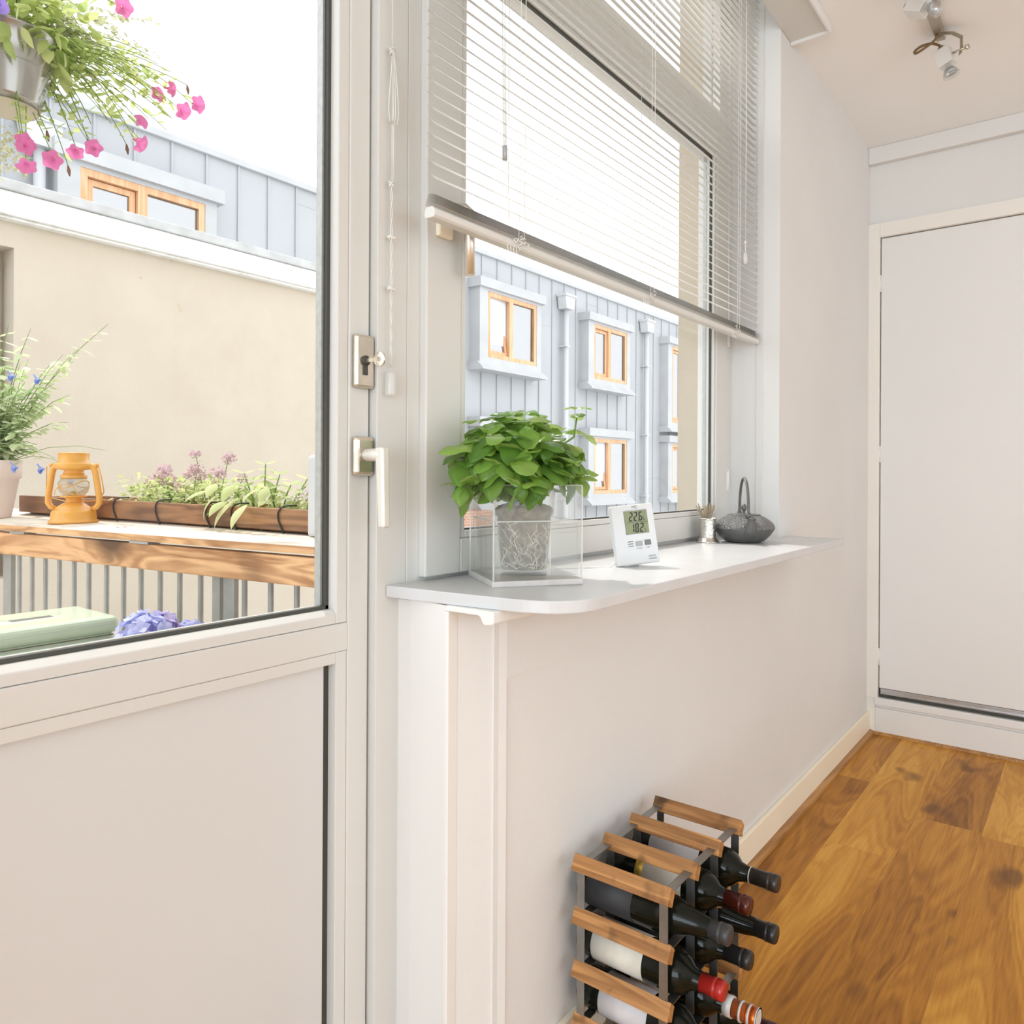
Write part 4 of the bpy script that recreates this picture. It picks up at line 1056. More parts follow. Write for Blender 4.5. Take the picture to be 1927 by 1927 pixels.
YZ = 9.5
zb_ = thing('zinc_building', 'light grey zinc clad building with orange framed windows across the courtyard', 'building', (12, YZ+2, -3))
m = MB(); m.box(-4, 34, YZ, YZ+6, -3, 5.42)
rz = random.Random(11)
k = 0; x = -3.12
while x < 34:
    m.box(x-.012, x+.012, YZ-.022, YZ+.01, -3, 5.42)
    zz = rz.uniform(-2.5, 0)
    while zz < 5.2:
        m.box(x+.013, x+.467, YZ-.004, YZ+.01, zz, zz+.02); zz += rz.uniform(1.6, 3.2)
    x += .48
m.build('wall', M['zinc'], zb_)
m = MB(); m.box(-4, 34, YZ-.06, YZ+6.05, 5.42, 5.51); m.build('roof_edge', M['zincl'], zb_, bevel=.01)
def zwin(x0, x1, z0, z1, tilted, blind=True):
    Yw = 9.25
    m = MB()
    m.box(x0-.24, x0, Yw, YZ+.02, z0-.12, z1+.06); m.box(x1, x1+.16, Yw, YZ+.02, z0-.12, z1+.06)
    m.box(x0, x1, Yw, YZ+.02, z1, z1+.06); m.box(x0, x1, Yw, YZ+.02, z0-.12, z0)
    m.box(x0-.30, x1+.24, Yw-.07, YZ+.02, z1+.05, z1+.23)
    m.prism([(x0-.30, Yw-.13, z0-.26), (x0-.30, Yw-.13, z0-.23), (x0-.30, Yw+.01, z0-.10), (x0-.30, YZ, z0-.10), (x0-.30, YZ, z0-.26)], (x1-x0+.52, 0, 0))
    wo = m.build('window', M['zincl'], zb_)
    xm = x0 + (x1-x0)*.47
    m = MB(); d0, d1 = Yw+.012, Yw+.09; w_ = .085
    m.box(x0, x0+w_, d0, d1, z0, z1); m.box(x1-w_, x1, d0, d1, z0, z1); m.box(xm-.06, xm+.06, d0, d1, z0, z1)
    for a_, b_ in ((x0+w_, xm-.06), (xm+.06, x1-w_)): m.box(a_, b_, d0, d1, z0, z0+w_); m.box(a_, b_, d0, d1, z1-w_, z1)
    fo = m.build('frame', M['orangewood'], wo)
    m = MB(); th = math.radians(7) if tilted else 0
    a_, b_ = x0+w_+.01, xm-.07; zz0, zz1 = z0+w_+.01, z1-w_-.01; e_ = .07
    m.box(a_, a_+e_, 0, .06, zz0, zz1); m.box(b_-e_, b_, 0, .06, zz0, zz1); m.box(a_+e_, b_-e_, 0, .06, zz0, zz0+e_); m.box(a_+e_, b_-e_, 0, .06, zz1-e_, zz1)
    R_ = Matrix.Translation((0, d0+.05, zz0)) @ Matrix.Rotation(-th, 4, 'X') @ Matrix.Translation((0, 0, -zz0))
    m.xf(R_); m.build('casement', M['orangewood'], fo)
    m = MB(); m.box(a_+.05, b_-.05, .025, .035, zz0+.05, zz1-.05); m.xf(R_); m.build('pane', M['glassext'], wo)
    m = MB(); m.box(xm+.06, x1-w_, d0+.045, d0+.055, z0+w_, z1-w_); m.build('pane', M['glassext'], wo)
    m = MB(); m.box(x0+.02, x1-.02, d0+.10, d0+.11, z0+.02, z1-.02); m.build('curtain', M['curtain'], wo)
    if blind:
        m = MB()
        for q in range(4): m.box(xm+.07, x1-w_-.01, d0+.06, d0+.09, z1-w_-.04-.03*q, z1-w_-.02-.03*q)
        m.build('roller_blind', M['zincl'], wo)
zwin(3.83, 5.37, 3.30, 4.66, False, False)
zwin(11.18, 12.78, 3.393, 4.66, True)
zwin(15.05, 16.61, 3.385, 4.66, False)
zwin(19.13, 20.7, 2.59, 4.70, False)
zwin(11.18, 12.78, .70, 2.01, False)
zwin(15.07, 16.63, .70, 2.00, True)
zwin(19.15, 20.7, .66, 2.00, False)
for x in (3.45, 14.05, 17.86):
    m = MB(); zt_ = 5.18 if x > 17 else 5.12 if x > 10 else 5.06
    m.prism([(x-.15, 9.25, zt_-.30), (x+.15, 9.25, zt_-.30), (x+.20, 9.25, zt_-.03), (x-.20, 9.25, zt_-.03)], (0, .22, 0)); m.box(x-.22, x+.22, 9.22, 9.49, zt_-.03, zt_+.02)
    m.tube([(x, 9.37, zt_-.28), (x, 9.37, -3)], .062, 12)
    for zz in (4.0, 2.2, .6): m.box(x-.10, x+.075, 9.30, 9.49, zz-.015, zz+.015)
    m.build('downpipe', M['pvc'], zb_, label='white hopper and downpipe')

MB().box(9.6, 11.02, 9.0, 9.47, -3, .47).build('brick_annex', M['brick'], zb_, label='strip of orange brick low on the left')

yb = thing('yellow_building', 'pale yellow rendered building with a weathered white fascia beyond the balcony', 'building', (1, 7, -3))
m = MB(); m.box(2.05, 5.5, 6.0, 8.9, -3, 2.93); m.box(-5, 2.05, 6.0, 8.9, 2.71, 2.93); m.box(-5, .75, 6.0, 8.9, -3, 2.71); m.box(.75, 2.05, 6.22, 8.9, -3, 2.71); m.box(.75, 2.05, 6.0, 6.22, -3, .4)
m.build('wall', M['yellow'], yb)
m = MB(); m.box(-5, 5.62, 5.90, 8.9, 2.905, 3.07); m.box(-5, 5.60, 5.93, 8.9, 2.885, 2.906); m.build('fascia', M['fascia'], yb, bevel=.008)
m = MB(); m.box(-5, 5.63, 5.88, 9.0, 3.071, 3.145); m.build('coping', M['coping'], yb, bevel=.008)
m = MB(); m.box(.80, 1.985, 6.14, 6.2, .42, 2.64); m.box(.95, 1.85, 6.125, 6.15, .6, 2.5); m.build('door', M['pvc'], yb)
# ---------------------------------------------------------------- balcony
S(MB().box(-1.6, 1.25, 1.211, 3.05, -.16, -.02), 'floor_balcony', M['paving'])
e_ = Vector((-.155, 1.182, 0)).normalized(); n_ = Vector((e_.y, -e_.x, 0))
P0 = Vector((.947, 1.224, 0))
def bal(a, b, z): return P0 + e_*a + n_*b + Vector((0, 0, z))
BM = Matrix(((e_.x, n_.x, 0, P0.x), (e_.y, n_.y, 0, P0.y), (0, 0, 1, 0), (0, 0, 0, 1))) @ Matrix(((0, 1, 0, 0), (1, 0, 0, 0), (0, 0, 1, 0), (0, 0, 0, 1)))
# BM maps (b, a, z): x -> across the rail (outwards), y -> along it (away)
rg = thing('balcony_railing', 'galvanised balcony railing of thin vertical bars under the wooden shelf', 'railing', bal(.65, .04, -.02))
bars = [1.16, 1.095, 1.029, .962, .893, .827, .751, .680, .610, .536, .464, .390, .244, .163, .086, .012, 1.30, 1.365, 1.43, 1.50, 1.57]
for a in bars:
    m = MB(); m.tube([(.035, a, .06), (.035, a, .93)], .0062, 8, caps=False); m.xf(BM); m.build('baluster', M['galv'], rg)
for a, w_ in ((1.221, .026), (.335, .016), (.294, .022), (1.75, .026)):
    m = MB(); m.box(.03, .042, a-w_, a+w_*.6, -.02, .95); m.xf(BM); m.build('post', M['galv'], rg)
m = MB(); m.box(.02, .05, -.01, 1.85, .925, .96); m.box(.025, .045, -.01, 1.85, .05, .065); m.xf(BM); m.build('rail', M['galv'], rg)

sh = thing('balcony_shelf', 'weathered wooden shelf board fixed along the top of the balcony railing', 'shelf', bal(.65, .1, .985))
def zsh(a, b): return 1.0 + .0115*max(0, a)/1.39*(b/.15)
m = MB()
for b0, b1 in ((-.012, .112), (.118, .245)):
    vs_ = []
    for a in (-.01, 1.85):
        for b in (b0, b1): vs_ += [(b, a, zsh(a, b)-.0165), (b, a, zsh(a, b))]
    m.add(vs_, [(0, 1, 3, 2), (4, 6, 7, 5), (1, 5, 7, 3), (0, 2, 6, 4), (0, 4, 5, 1), (2, 3, 7, 6)])
m.xf(BM); m.build('top_board', M['decktop'], sh, bevel=.0015)
MB().box(-.0135, -.0121, -.01, 1.85, .984, .9985).xf(BM).build('edge', M['deckwood'], sh, label='brown front edge')
m = MB(); m.box(-.010, .018, -.01, 1.85, .918, .977); m.xf(BM); m.build('fascia_board', M['deckwood'], sh, bevel=.003, label='knotty orange brown front board')
m = MB()
for a in (.55, 1.08):
    m.box(-.013, .02, a-.035, a+.035, .977, .983)
m.xf(BM); m.build('bracket', M['galv'], sh)

tr = thing('planter_trough', 'brown wooden herb trough held by black wire hoops on the balcony shelf', 'planter', bal(.7, .22, 1.003))
def trz(a): return 1.004 + .013*a/1.39
m = MB()
def board(mb, b0, b1, a0, a1, h0, h1):
    vs_ = []
    for a in (a0, a1):
        for b in (b0, b1): vs_ += [(b, a, trz(a)+h0), (b, a, trz(a)+h1)]
    mb.add(vs_, [(0, 1, 3, 2), (4, 6, 7, 5), (1, 5, 7, 3), (0, 2, 6, 4), (0, 4, 5, 1), (2, 3, 7, 6)])
board(m, .150, .170, -.005, 1.395, .004, .054); m.xf(BM); m.build('front_board', M['troughwood'], tr, bevel=.002)
m = MB(); board(m, .300, .318, -.005, 1.395, .004, .054); m.xf(BM); m.build('back_board', M['troughwood'], tr, bevel=.002)
m = MB(); board(m, .170, .30, .0, .018, .004, .05); board(m, .170, .30, 1.37, 1.388, .004, .05); board(m, .170, .30, .018, 1.37, .0, .008); m.xf(BM); m.build('ends_and_floor', M['troughwood'], tr)
m = MB(); board(m, .171, .299, .02, 1.1, .008, .044); m.xf(BM); m.build('soil', M['soil'], tr)
for a in (.885, .700, .500, .405, .245):
    m = MB(); z0 = trz(a)
    pts = []
    for j in range(15):
        t_ = j/14*PI*1.05
        u_ = t_/(PI*1.05); pts.append((.1465 if u_ < .62 else .1465 + .024*((u_-.62)/.38), a + .020*math.sin(min(1, u_/.62)*PI) - (0 if u_ < .55 else .016*((u_-.55)/.45)), z0 - .002 + .064*math.sin(min(1, u_/.72)*PI/2)))
    m.tube(pts, .0021, 6); m.xf(BM); m.build('wire_hoop', M['wire'], tr)

# herbs growing in the trough -----------------------------------------------------
rp = random.Random(77)
def small_leaves(mb, c, rad, n, L, W, up=.4, droop=.5, rows=3, cols=2):
    for _ in range(n):
        d = Vector((rp.gauss(0, 1), rp.gauss(0, 1), rp.gauss(up, .7))); d.normalize()
        p = Vector(c) + Vector((d.x*rad[0]*rp.random()**.4, d.y*rad[1]*rp.random()**.4, d.z*rad[2]*rp.random()**.4))
        mb.leaf(p, d, (rp.uniform(-.5, .5), rp.uniform(-.5, .5), 1), L*rp.uniform(.6, 1.2), W*rp.uniform(.7, 1.2), droop, .3, rows, cols)
def w2(b, a, z): return BM @ Vector((b, a, z))
og = thing('oregano_plant', 'flowering oregano with mauve flower heads growing in the wooden trough', 'plant', w2(.24, .78, 1.05))
lf, st = MB(), MB()
heads = [(.90, 1.115), (.855, 1.130), (.84, 1.150), (.80, 1.148), (.775, 1.125), (.735, 1.137), (.685, 1.130), (.655, 1.192), (.640, 1.150), (.605, 1.118), (.565, 1.182), (.545, 1.142), (.525, 1.130), (.865, 1.108), (.80, 1.112), (.715, 1.105)]
hd = []
for a, z in heads:
    b = rp.uniform(.20, .27); base = w2(.235 + rp.uniform(-.03, .03), a + rp.uniform(-.03, .03), 1.05); top = w2(b, a, z)
    st.tube([base, base.lerp(top, .5) + Vector((rp.uniform(-.006, .006), 0, 0)), top], [.0014, .0012, .0009], 5)
    for j in range(13):
        p = base.lerp(top, .08 + .072*j)
        for s_ in range(5):
            an = rp.uniform(0, 6.28); lf.leaf(p, (math.cos(an), math.sin(an), .45), (0, 0, 1), rp.uniform(.011, .018), .0085, .6, .3, 3, 2)
    hd.append(top)
for q in range(110): small_leaves(lf, w2(rp.uniform(.19, .27), rp.uniform(.50, .95), rp.uniform(1.055, 1.112)), (.04, .04, .028), 10, .018, .0095)
lf.build('leaves', M['oregano'], og); st.build('stems', M['stem'], og)
for top in hd:
    m = MB(); s_ = rp.uniform(.7, 1.15)
    for q in range(90):
        d = Vector((rp.gauss(0, 1), rp.gauss(0, 1), rp.gauss(.3, .8))).normalized(); k2 = rp.uniform(.5, 1.05); p = top + Vector((d.x*.018*s_*k2, d.y*.018*s_*k2, d.z*.016*s_*k2))
        m.leaf(p, d, (d.y, -d.x, .4), .0072*s_, .0055*s_, .5, .2, 2, 2)
    m.ball(top, .009*s_, 6, 4)
    m.build('flower_head', M['mauve'], og)
sg = thing('sage_plant', 'large leaved pale green sage hanging over the front of the trough', 'plant', w2(.22, .40, 1.05))
lf, st = MB(), MB()
def sage_tip(top, n=5, L=.062):
    for i in range(n):
        z = top - Vector((0, 0, .013*i)); a0 = i*PI/2 + rp.uniform(-.3, .3)
        for s_ in (0, PI):
            lf.leaf(z, (math.cos(a0+s_), math.sin(a0+s_), .75 - .28*i), (0, 0, 1), L*(.55 + .13*i)*rp.uniform(.85, 1.1), .019 + .002*i, .55 + .22*i, .3, 6, 4, shape=.9)
for a, b, z in ((.40, .23, 1.165), (.455, .21, 1.142), (.36, .24, 1.140), (.245, .22, 1.130), (.30, .22, 1.115), (.50, .20, 1.108), (.43, .19, 1.110), (.34, .19, 1.105), (.27, .24, 1.112)):
    t_ = w2(b, a, z); base = w2(.22, a + (.38-a)*.35, 1.05); st.tube([base, base.lerp(t_, .5) + Vector((0, 0, .01)), t_], [.002, .0018, .0014], 6); sage_tip(t_, 5)
for a, b, z, L in ((.525, .150, 1.086, .070), (.480, .146, 1.078, .085), (.448, .140, 1.060, .075), (.410, .140, 1.066, .092), (.372, .138, 1.056, .088), (.335, .142, 1.092, .06), (.31, .145, 1.098, .055), (.435, .150, 1.10, .07), (.50, .15, 1.105, .06)):
    lf.leaf(w2(b+.012, a, z+.012), w2(b-.02, a+rp.uniform(-.02, .02), z+rp.uniform(-.004, .012)) - w2(b, a, z), (rp.uniform(-.5, .5), rp.uniform(-.3, .3), 1), L, .027, rp.uniform(1.2, 1.7), .35, 8, 4, shape=.9)
lf.build('leaves', M['sage'], sg); st.build('stems', M['stem'], sg)
ty = thing('thyme_plant', 'low cushion of thyme with tiny pale flowers at the near end of the trough', 'plant', w2(.21, .17, 1.05))
lf = MB(); fl = MB()
for q in range(60): small_leaves(lf, w2(rp.uniform(.17, .27), rp.uniform(.07, .28), rp.uniform(1.058, 1.088)), (.025, .025, .018), 8, .010, .005)
for q in range(420):
    a = rp.uniform(.06, .29); b = rp.uniform(.165, .28); p = w2(b, a, 1.062 + .050*math.sin(PI*min(1, max(0, (a-.02)/.30)))*rp.uniform(.4, 1)); d = Vector((rp.gauss(0, 1), rp.gauss(0, 1), 1)).normalized()
    for s_ in range(3): fl.leaf(p, d + Vector((rp.gauss(0, .6), rp.gauss(0, .6), 0)), (d.y, -d.x, .3), .0058, .0045, .4, .2, 2, 2)
lf.build('leaves', M['oregano'], ty); o = fl.build('blossoms', M['palebloom'], ty); o['kind'] = 'stuff'

# orange storm lantern ------------------------------------------------------------
lc = w2(.083, .982, zsh(.982, .083)+.0005)
ln = thing('storm_lantern', 'orange enamelled storm lantern standing on the balcony shelf', 'lantern', lc)
k_ = .94
def LA(prof): return [(r*k_, z*k_) for r, z in prof]
m = MB(); m.lathe(LA([(0, .0), (.062, .0), (.066, .003), (.064, .008), (.060, .010), (.058, .030), (.055, .036), (.050, .038), (.046, .044), (.030, .056), (.022, .060), (0, .060)]), lc, (0, 0, 1), 40); m.build('tank', M['lantern'], ln)
m = MB(); m.lathe(LA([(.020, .058), (.020, .070), (.026, .073), (.036, .076), (.037, .079), (.030, .080), (0, .080)]), lc, (0, 0, 1), 32); m.build('burner', M['lantern'], ln)
m = MB(); m.lathe(LA([(.028, .080), (.037, .090), (.0405, .103), (.039, .118), (.032, .130), (.0305, .130), (.037, .117), (.0385, .103), (.035, .091), (.027, .082)]), lc, (0, 0, 1), 36); m.build('globe', M['lampglass'], ln)
m = MB(); m.lathe(LA([(.012, .078), (.011, .088), (.004, .092), (0, .092)]), lc, (0, 0, 1), 16); m.build('wick_cone', M['lab_gold'], ln)
m = MB(); m.lathe(LA([(.030, .128), (.035, .130), (.0345, .138), (.028, .141), (.025, .152), (.046, .156), (.050, .160), (.050, .170), (.046, .174), (.040, .176), (.040, .200), (.0415, .2015), (.0385, .203), (.02, .204), (0, .204)]), lc, (0, 0, 1), 40); m.build('chimney', M['lantern'], ln)
sv = Vector((SI, -CO, 0))            # frame spread across the view
for s_ in (1, -1):
    m = MB(); q = lambda r, z: lc + sv*(s_*r*k_) + Vector((0, 0, z*k_))
    m.tube([q(.030, .166), q(.050, .165), q(.059, .158), q(.063, .146), q(.074, .075), (q(.074, .058)), q(.066, .046), q(.052, .040)], [.0085, .0085, .0085, .0082, .0080, .0080, .0075, .0065], 12)
    m.build('side_tube', M['lantern'], ln)
    m = MB(); m.lathe([(0, 0), (.006, 0), (.006, .006), (0, .006)], q(.062, .166), tuple(sv*s_), 12); m.build('bail_lug', M['lantern'], ln)
m = MB(); m.tube([lc + sv*.066 + Vector((0, 0, .163)), lc + sv*.078 + Vector((0, .004, .12)), lc + sv*.088 + Vector((0, .012, .085)), lc + sv*.083 + Vector((0, .03, .06)), lc + sv*.02 + Vector((0, .085, .055)), lc - sv*.04 + Vector((0, .085, .07)), lc - sv*.066 + Vector((0, .02, .155))], .0016, 6); m.build('bail', M['lantern'], ln)
m = MB()
for z in (.092, .112): m.tube([lc + Vector((.0395*k_*math.cos(t_), .0395*k_*math.sin(t_), z*k_ + .010*math.sin(2*t_ + z*90))) for t_ in [j*2*PI/24 for j in range(24)]], .0012, 5, closed=True)
m.tube([lc + sv*(.030*math.sin(t_)) - Vector((CO, SI, 0))*(.040*k_) + Vector((0, 0, (.083 + .030*math.cos(t_))*k_)) for t_ in [(-1.6 + j*.2) for j in range(17)]], .0012, 5)
m.build('globe_guard', M['lantern'], ln)

# terracotta pot with a blue flowering plant --------------------------------------
tcp = w2(.085, 1.305, 1.0075) - Vector((SI, -CO, 0))*.060
tp = thing('potted_salvia', 'pale terracotta pot with leafy blue flowering salvia at the far end of the shelf', 'potted plant', tcp)
m = MB(); m.lathe([(0, 0), (.048, 0), (.050, .003), (.070, .115), (.076, .117), (.079, .168), (.076, .170), (.071, .168), (.069, .150), (0, .150)], tcp, (0, 0, 1), 40); m.build('pot', M['terra'], tp)
m = MB(); m.lathe([(0, .158), (.04, .156), (.069, .152)], tcp, (0, 0, 1), 24); m.build('soil', M['soil'], tp)
lf, st = MB(), MB(); rr_ = random.Random(9); rp = rr_
fw = Vector((SI, -CO, 0)); dep = Vector((CO, SI, 0))
c0 = tcp + Vector((0, 0, .155))
def spray(dx, dz, dy=0, leaves=9, L=.034, thick=.0016):
    top = c0 + fw*dx + dep*dy + Vector((0, 0, dz)); mid = c0.lerp(top, .5) + Vector((0, 0, .03)) + fw*rr_.uniform(-.015, .015)
    pts = [c0 + fw*dx*.1, c0.lerp(mid, .6), mid, mid.lerp(top, .55) + Vector((0, 0, .01)), top]; st.tube(pts, [thick, thick, thick*.8, thick*.7, thick*.4], 5)
    for j in range(leaves):
        u = .15 + .85*j/leaves; p = (c0.lerp(mid, u*2) if u < .5 else mid.lerp(top, u*2-1))
        an = rr_.uniform(0, 6.28)
        for s_ in (0, PI): lf.leaf(p, (math.cos(an+s_), math.sin(an+s_), rr_.uniform(-.2, .6)), (0, 0, 1), L*rr_.uniform(.6, 1.25)*(1.15-.4*u), L*.45*rr_.uniform(.8, 1.2), rr_.uniform(.3, 1.1), .25, 5, 4, shape=.85)
    return top
for q in range(60):
    an = rr_.uniform(-1, 1); spray(an*.165, rr_.uniform(.04, .36)*(1.1-abs(an)*.5), rr_.uniform(-.08, .10), 9, .048)
for dx, dz in ((.20, .33), (.335, .42), (.265, .345), (.225, .21), (.12, .40), (.06, .41), (.21, .13), (.16, .30), (.19, .24)): spray(dx, dz, rr_.uniform(-.02, .03), 12, .046)
for dx, dz in ((.335, .045), (.225, -.005), (.19, .02)): spray(dx, dz, 0, 4, .014, .0011)
for q in range(16): lf.leaf(c0 + fw*rr_.uniform(-.09, .09) + Vector((0, 0, .01)), fw*rr_.uniform(-1, 1) - dep*.5 + Vector((0, 0, -.1)), (0, 0, 1), .05, .026, 1.2, .3, 6, 4)
lf.build('leaves', M['salvia'], tp); st.build('stems', M['stem'], tp)
for dx, dz, dy in ((.062, .055, -.09), (.105, .008, -.075), (.165, .004, -.05), (.235, -.030, -.02), (.085, .27, -.06), (.135, .265, -.02)):
    m = MB(); p = c0 + fw*dx + dep*dy + Vector((0, 0, dz))
    m.lathe([(.002, 0), (.003, .012), (.006, .020), (.009, .024)], p, (.5*SI, -.5*CO, -.6), 8)
    for q in range(4): m.leaf(p + Vector((.3*SI, -.3*CO, -.36))*.03, (rr_.uniform(-.6, 1)*SI, -CO*rr_.uniform(-.6, 1), -.8), (0, 0, 1), .020, .013, .8, .3, 4, 2)
    m.build('flower', M['salviabl'], tp)

# grey hanging basket -------------------------------------------------------------
hc = Vector((.668, 2.0, 1.980))
hb = thing('hanging_basket', 'grey metal hanging pot overflowing with pink petunias outside the door', 'hanging plant', hc)
m = MB(); m.lathe([(.062, .006), (.064, .004), (.070, .02), (.090, .105), (.0945, .165), (.098, .168), (.098, .174), (.093, .174), (.088, .10), (.066, .02), (0, .018)], hc, (0, 0, 1), 48)
m.lathe([(.0868, .0905), (.0882, .091), (.0882, .0925), (.0872, .093)], hc, (0, 0, 1), 48); m.build('pot', M['hangpot'], hb)
m = MB(); m.lathe([(0, .0045), (.060, .003), (.064, .0045), (.061, .0075)], hc, (0, 0, 1), 40); m.build('pot_bottom', M['hangpotin'], hb)
m = MB(); m.lathe([(0, .16), (.091, .155)], hc, (0, 0, 1), 24); m.build('soil', M['soil'], hb)
m = MB(); hk = hc + Vector((0, 0, .80))
for q in range(3):
    an = q*2.094 + .4; m.tube([hc + Vector((.092*math.cos(an), .092*math.sin(an), .168)), hk], .0012, 5)
m.tube([hk, hk + Vector((0, 0, .03))], .003, 6); m.build('hanging_wires', M['wire'], hb)
lf, st, gl = MB(), MB(), MB(); rh = random.Random(31); rp = rh
top0 = hc + Vector((0, 0, .168))
def pix(px, py, Yd):      # a point on the vertical plane Y = Yd behind this spot of the photo
    dx, dy = px-PCX, py-PCY; c_, s_ = math.cos(ROLL), math.sin(ROLL); x, y = dx*c_+dy*s_, -dx*s_+dy*c_
    d = Vector((SI, -CO, 0))*(x/FPX) + Vector((CO, SI, 0)) - Vector((0, 0, 1))*(y/FPX)
    return Vector((0, 0, CAMH)) + d*(Yd/d.y)
for q in range(70):
    an = rh.uniform(0, 6.28); r = rh.uniform(.02, .14); p = top0 + Vector((r*math.cos(an), r*math.sin(an), rh.uniform(-.02, .16)))
    small_leaves(lf, p, (.05, .05, .05), 7, .045, .024, .2, .8, 5, 4)
def trail(end, y_end, sag, n=14, L=.028, start=None, mb=None, W=.5):
    mb = mb or lf
    e = pix(end[0], end[1], y_end); s0 = start or top0 + Vector((rh.uniform(-.04, .08), rh.uniform(-.05, .05), 0)); mid = s0.lerp(e, .5) + Vector((0, 0, sag))
    pts = [s0.lerp(mid, u*2).lerp(mid.lerp(e, max(0, u*2-1)), u) if u < .5 else mid.lerp(e, u*2-1) + Vector((0, 0, 0)) for u in [j/8 for j in range(9)]]
    pts = [((1-u)**2)*s0 + 2*u*(1-u)*mid + u*u*e for u in [j/10 for j in range(11)]]
    st.tube(pts, [(.0009 if mb is gl else .0019)*(1-.05*j) for j in range(11)], 5)
    for j in range(n):
        u = .12 + .88*j/n; p = ((1-u)**2)*s0 + 2*u*(1-u)*mid + u*u*e; an = rh.uniform(0, 6.28)
        mb.leaf(p, (math.cos(an), math.sin(an), rh.uniform(-.5, .6)), (rh.uniform(-.4, .4), rh.uniform(-.4, .4), 1), L*rh.uniform(.6, 1.3), L*W*rh.uniform(.7, 1.2), rh.uniform(.3, 1), .3, 5, 4)
    return e
fls = [(310, 165, 2.0), (362, 195, 2.0), (335, 203, 2.02), (252, 262, 1.98), (180, 283, 1.95), (45, 275, 1.9), (48, 300, 1.9), (143, 278, 1.95), (102, 298, 1.94), (228, 12, 2.0), (288, 180, 2.05), (40, 262, 1.92), (258, 235, 2.0)]
ends = [trail((px, py), y, .10 if px > 200 else .05, 24 if px > 200 else 14) for px, py, y in fls]
for q in range(30): trail((rh.uniform(100, 330), rh.uniform(90, 275)), rh.uniform(1.92, 2.1), .07, 13, .027)
for q in range(22): trail((rh.uniform(140, 305), rh.uniform(25, 165)), rh.uniform(1.93, 2.18), rh.uniform(.02, .13), 26, .016, start=top0 + Vector((rh.uniform(-.03, .10), rh.uniform(-.08, .08), rh.uniform(-.01, .12))), mb=gl, W=.8)
for q in range(14):
    an = rh.uniform(0, 6.28); small_leaves(lf, hc + Vector((.10*math.cos(an), .10*math.sin(an), .16)), (.03, .03, .05), 8, .05, .028, -.3, 1.0, 5, 4)
for q in range(34): small_leaves(gl, pix(rh.uniform(-40, 38), rh.uniform(238, 325), rh.uniform(1.93, 2.05)), (.022, .022, .02), 9, .013, .007, -.2, .6, 4, 2)
for q in range(5): trail((rh.uniform(-40, -5), rh.uniform(235, 300)), rh.uniform(1.95, 2.02), .03, 14, .016, start=hc + Vector((-.085, -.04, .165)), mb=gl)
for bx_, by_ in ((128, 312), (88, 246), (238, 272), (165, 262), (352, 160)): trail((bx_, by_), 1.96, .06, 12, .024)
lf.build('leaves', M['petleaf'], hb); gl.build('grey_leaves', M['silverleaf'], hb); st.build('stems', M['stem'], hb)
def petunia(c, d, s=1.0, mat='petpink'):
    d = Vector(d).normalized(); a = d.orthogonal().normalized(); b = d.cross(a); m = MB(); n = 30; rows = [(0, .0025), (.012, .004), (.022, .0085), (.029, .017), (.031, .0255)]
    vs_ = []
    for h, r in rows:
        for k in range(n):
            t_ = 2*PI*k/n; w = 1 + (.13*math.cos(5*t_) if h > .02 else 0); hz = h - (.006*(1+math.cos(5*t_))*.5 if h > .03 else 0)
            vs_.append(Vector(c) + (d*hz + (a*math.cos(t_) + b*math.sin(t_))*r*w)*s)
    fs = [(i*n+k, i*n+(k+1) % n, (i+1)*n+(k+1) % n, (i+1)*n+k) for i in range(len(rows)-1) for k in range(n)]
    m.add(vs_, fs, True); o = m.build('flower', M[mat], hb)
    g = MB()
    for k in range(5):
        t_ = 2*PI*k/5; g.leaf(Vector(c) + d*(-.002), d*.6 + (a*math.cos(t_)+b*math.sin(t_)), -d, .013*s, .004*s, -.3, .2, 3, 2)
    g.build('calyx', M['petleaf'], o)
toc = Vector((-CO, -SI, 0))
for (px, py, y), e in zip(fls, ends):
    d = toc*rh.uniform(-.1, .9) + Vector((SI, -CO, 0))*rh.uniform(-.2, .9) + Vector((0, 0, rh.uniform(-.7, .1)))
    petunia(e, d, rh.uniform(.72, .98))
petunia(pix(8, 14, 1.85), toc + Vector((0, 0, -.2)), 1.3, 'petviolet')
m = MB()
for px, py in ((128, 312), (88, 246), (238, 272), (165, 262), (352, 160)):
    p = pix(px, py, 1.96); m.tube([p, p + Vector((.002, 0, -.012)), p + Vector((.004, 0, -.024))], [.002, .0045, .0015], 7)
m.build('dry_flowers', M['drybud'], hb)
# the arm it hangs from
ba = thing('basket_bracket', 'black iron wall arm carrying the hanging pot above the balcony door', 'bracket', (.655, 1.21, 2.84))
m = MB(); m.box(.64, .67, 1.21, 1.216, 2.70, 2.94); m.tube([(.655, 1.212, 2.84), (.655, 2.03, 2.84), (.655, 2.045, 2.85)], .006, 8); m.tube([(.655, 1.212, 2.72), (.655, 1.6, 2.838)], .005, 8)
m.tube([(.655, 2.0, 2.84), (.655, 2.004, 2.80), (.655, 2.0, 2.785), (.655, 1.994, 2.795)], .003, 6)
m.build('arm', M['wire'], ba)

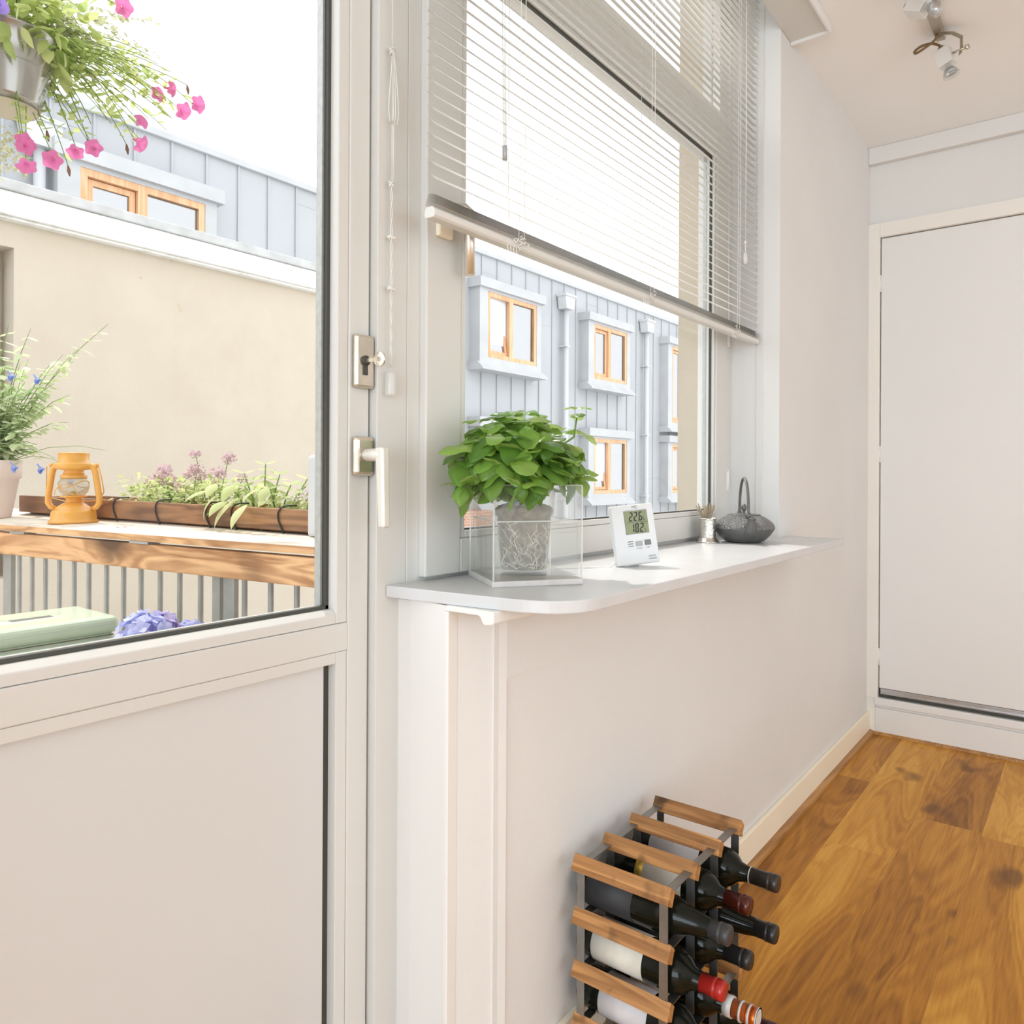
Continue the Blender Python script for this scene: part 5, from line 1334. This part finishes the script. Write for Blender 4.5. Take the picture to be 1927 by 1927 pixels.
# green enamel box on its stool ----------------------------------------------------
gx0, gx1, gy0, gy1, gz0, gz1 = .30, .757, 1.632, 1.828, .66, .842
gb = thing('green_box', 'pale green enamelled box with a slotted lid just outside the door glass', 'box', ((gx0+gx1)/2, (gy0+gy1)/2, gz0))
m = MB(); m.box(gx0, gx1, gy0, gy1, gz0, gz1-.030); m.build('body', M['tin'], gb, bevel=.022, bseg=4)
m = MB(); m.box(gx0-.002, gx1+.002, gy0-.002, gy1+.002, gz1-.036, gz1); o = m.build('lid', M['tin'], gb, bevel=.014, bseg=4)
m = MB(); m.box(gx0+.01, gx1-.012, gy0-.0032, gy0-.001, gz1-.0385, gz1-.0365); m.box(gx0+.01, gx1-.012, gy0-.001, gy0+.002, gz1-.075, gz1-.0742); m.build('seam', M['tindark'], gb)
m = MB(); m.box(.585, .662, 1.712, 1.735, gz1-.001, gz1+.0012); m.build('lid_slot', M['tindark'], o)
m = MB(); m.lathe([(0, 0), (.05, 0), (.055, .004), (.05, .006), (0, .006)], (.61, 1.726, gz1-.005), (0, 0, 1), 30); m.xf(Matrix.Translation((.61, 1.726, gz1)) @ Matrix.Diagonal((1.7, .5, 1, 1)) @ Matrix.Translation((-.61, -1.726, -gz1))); m.build('lid_grip', M['tin'], o)
sl_ = thing('balcony_stool', 'grey metal stool under the green box outside the balcony door', 'stool', (.53, 1.73, -.02))
m = MB(); m.box(.32, .74, 1.62, 1.84, .635, .6585); m.build('seat', M['galv'], sl_, bevel=.004)
for x in (.34, .72):
    for y in (1.64, 1.82):
        m = MB(); m.tube([(x, y, .64), (x, y, -.02)], .011, 8); m.build('leg', M['galv'], sl_)

# hydrangea -----------------------------------------------------------------------
hy = thing('hydrangea', 'potted hydrangea with blue mophead blooms beside the green box', 'plant', (.77, 1.47, -.02))
m = MB(); m.lathe([(0, 0), (.085, 0), (.115, .20), (.12, .21), (.112, .21), (.10, .17), (0, .17)], (.77, 1.47, -.02), (0, 0, 1), 30); m.build('pot', M['terra'], hy)
st, lf = MB(), MB(); rp = random.Random(4)
bl_ = [((.724, 1.46, .822), .050, 'hydr'), ((.775, 1.50, .822), .038, 'hydrp'), ((.845, 1.51, .795), .036, 'hydr'), ((.685, 1.44, .800), .040, 'hydr')]
for c, r, mt in bl_:
    st.tube([(.77, 1.47, .15), ((c[0]+.77)/2, (c[1]+1.47)/2, .5), (c[0], c[1], c[2]-.01)], .004, 6)
    m = MB()
    for q in range(70):
        d = Vector((rp.gauss(0, 1), rp.gauss(0, 1), rp.gauss(.35, .8))).normalized(); p = Vector(c) + d*r*rp.uniform(.82, 1.0)
        a = d.orthogonal().normalized(); b = d.cross(a); ph = rp.uniform(0, 1.5)
        for k in range(4):
            u = a*math.cos(ph+k*PI/2) + b*math.sin(ph+k*PI/2); m.leaf(p, u + d*rp.uniform(.1, .7), d, .0165, .0155, .3, .2, 3, 2, shape=.7)
    m.build('bloom', M[mt], hy)
for q in range(30):
    an = rp.uniform(0, 6.28); lf.leaf((.77 + .03*math.cos(an), 1.47 + .03*math.sin(an), rp.uniform(.3, .76)), (math.cos(an), math.sin(an), .3), (0, 0, 1), .10, .06, .9, .25, 5, 4)
lf.build('leaves', M['sage'], hy); st.build('stems', M['stem'], hy)

# white panel edge by the near end of the trough
wp = MB(); wp.box(.126, .1435, .06, .152, 1.002, 1.184); wp.xf(BM)
pp = wp.build('plastic_tray', M['pvc'], bevel=.008, off=BM @ Vector((.135, .10, 1.002))); tag(pp, 'white plastic tray standing upright by the near end of the trough', 'tray')
# dry petals fallen on the shelf
for i, (a, b, w_) in enumerate(((.735, .06, 'upright curl beside the lantern'), (.52, .07, 'flat one in the middle of the shelf'), (.90, .02, 'in front of the lantern'))):
    m = MB(); p = BM @ Vector((b, a, zsh(a, b)+.001)); m.leaf(p, (.3, -.8, .5 if i == 0 else .06), (0, .2, 1), .024, .014, .5, .5, 5, 4); m.leaf(p, (-.7, -.5, .4 if i == 0 else .05), (0, .2, 1), .020, .011, .3, .5, 5, 4)
    o = m.build('fallen_petal', M['palebloom'], off=p); tag(o, 'fallen dry petal on the balcony shelf, ' + w_, 'petal', 'fallen petals on the shelf')
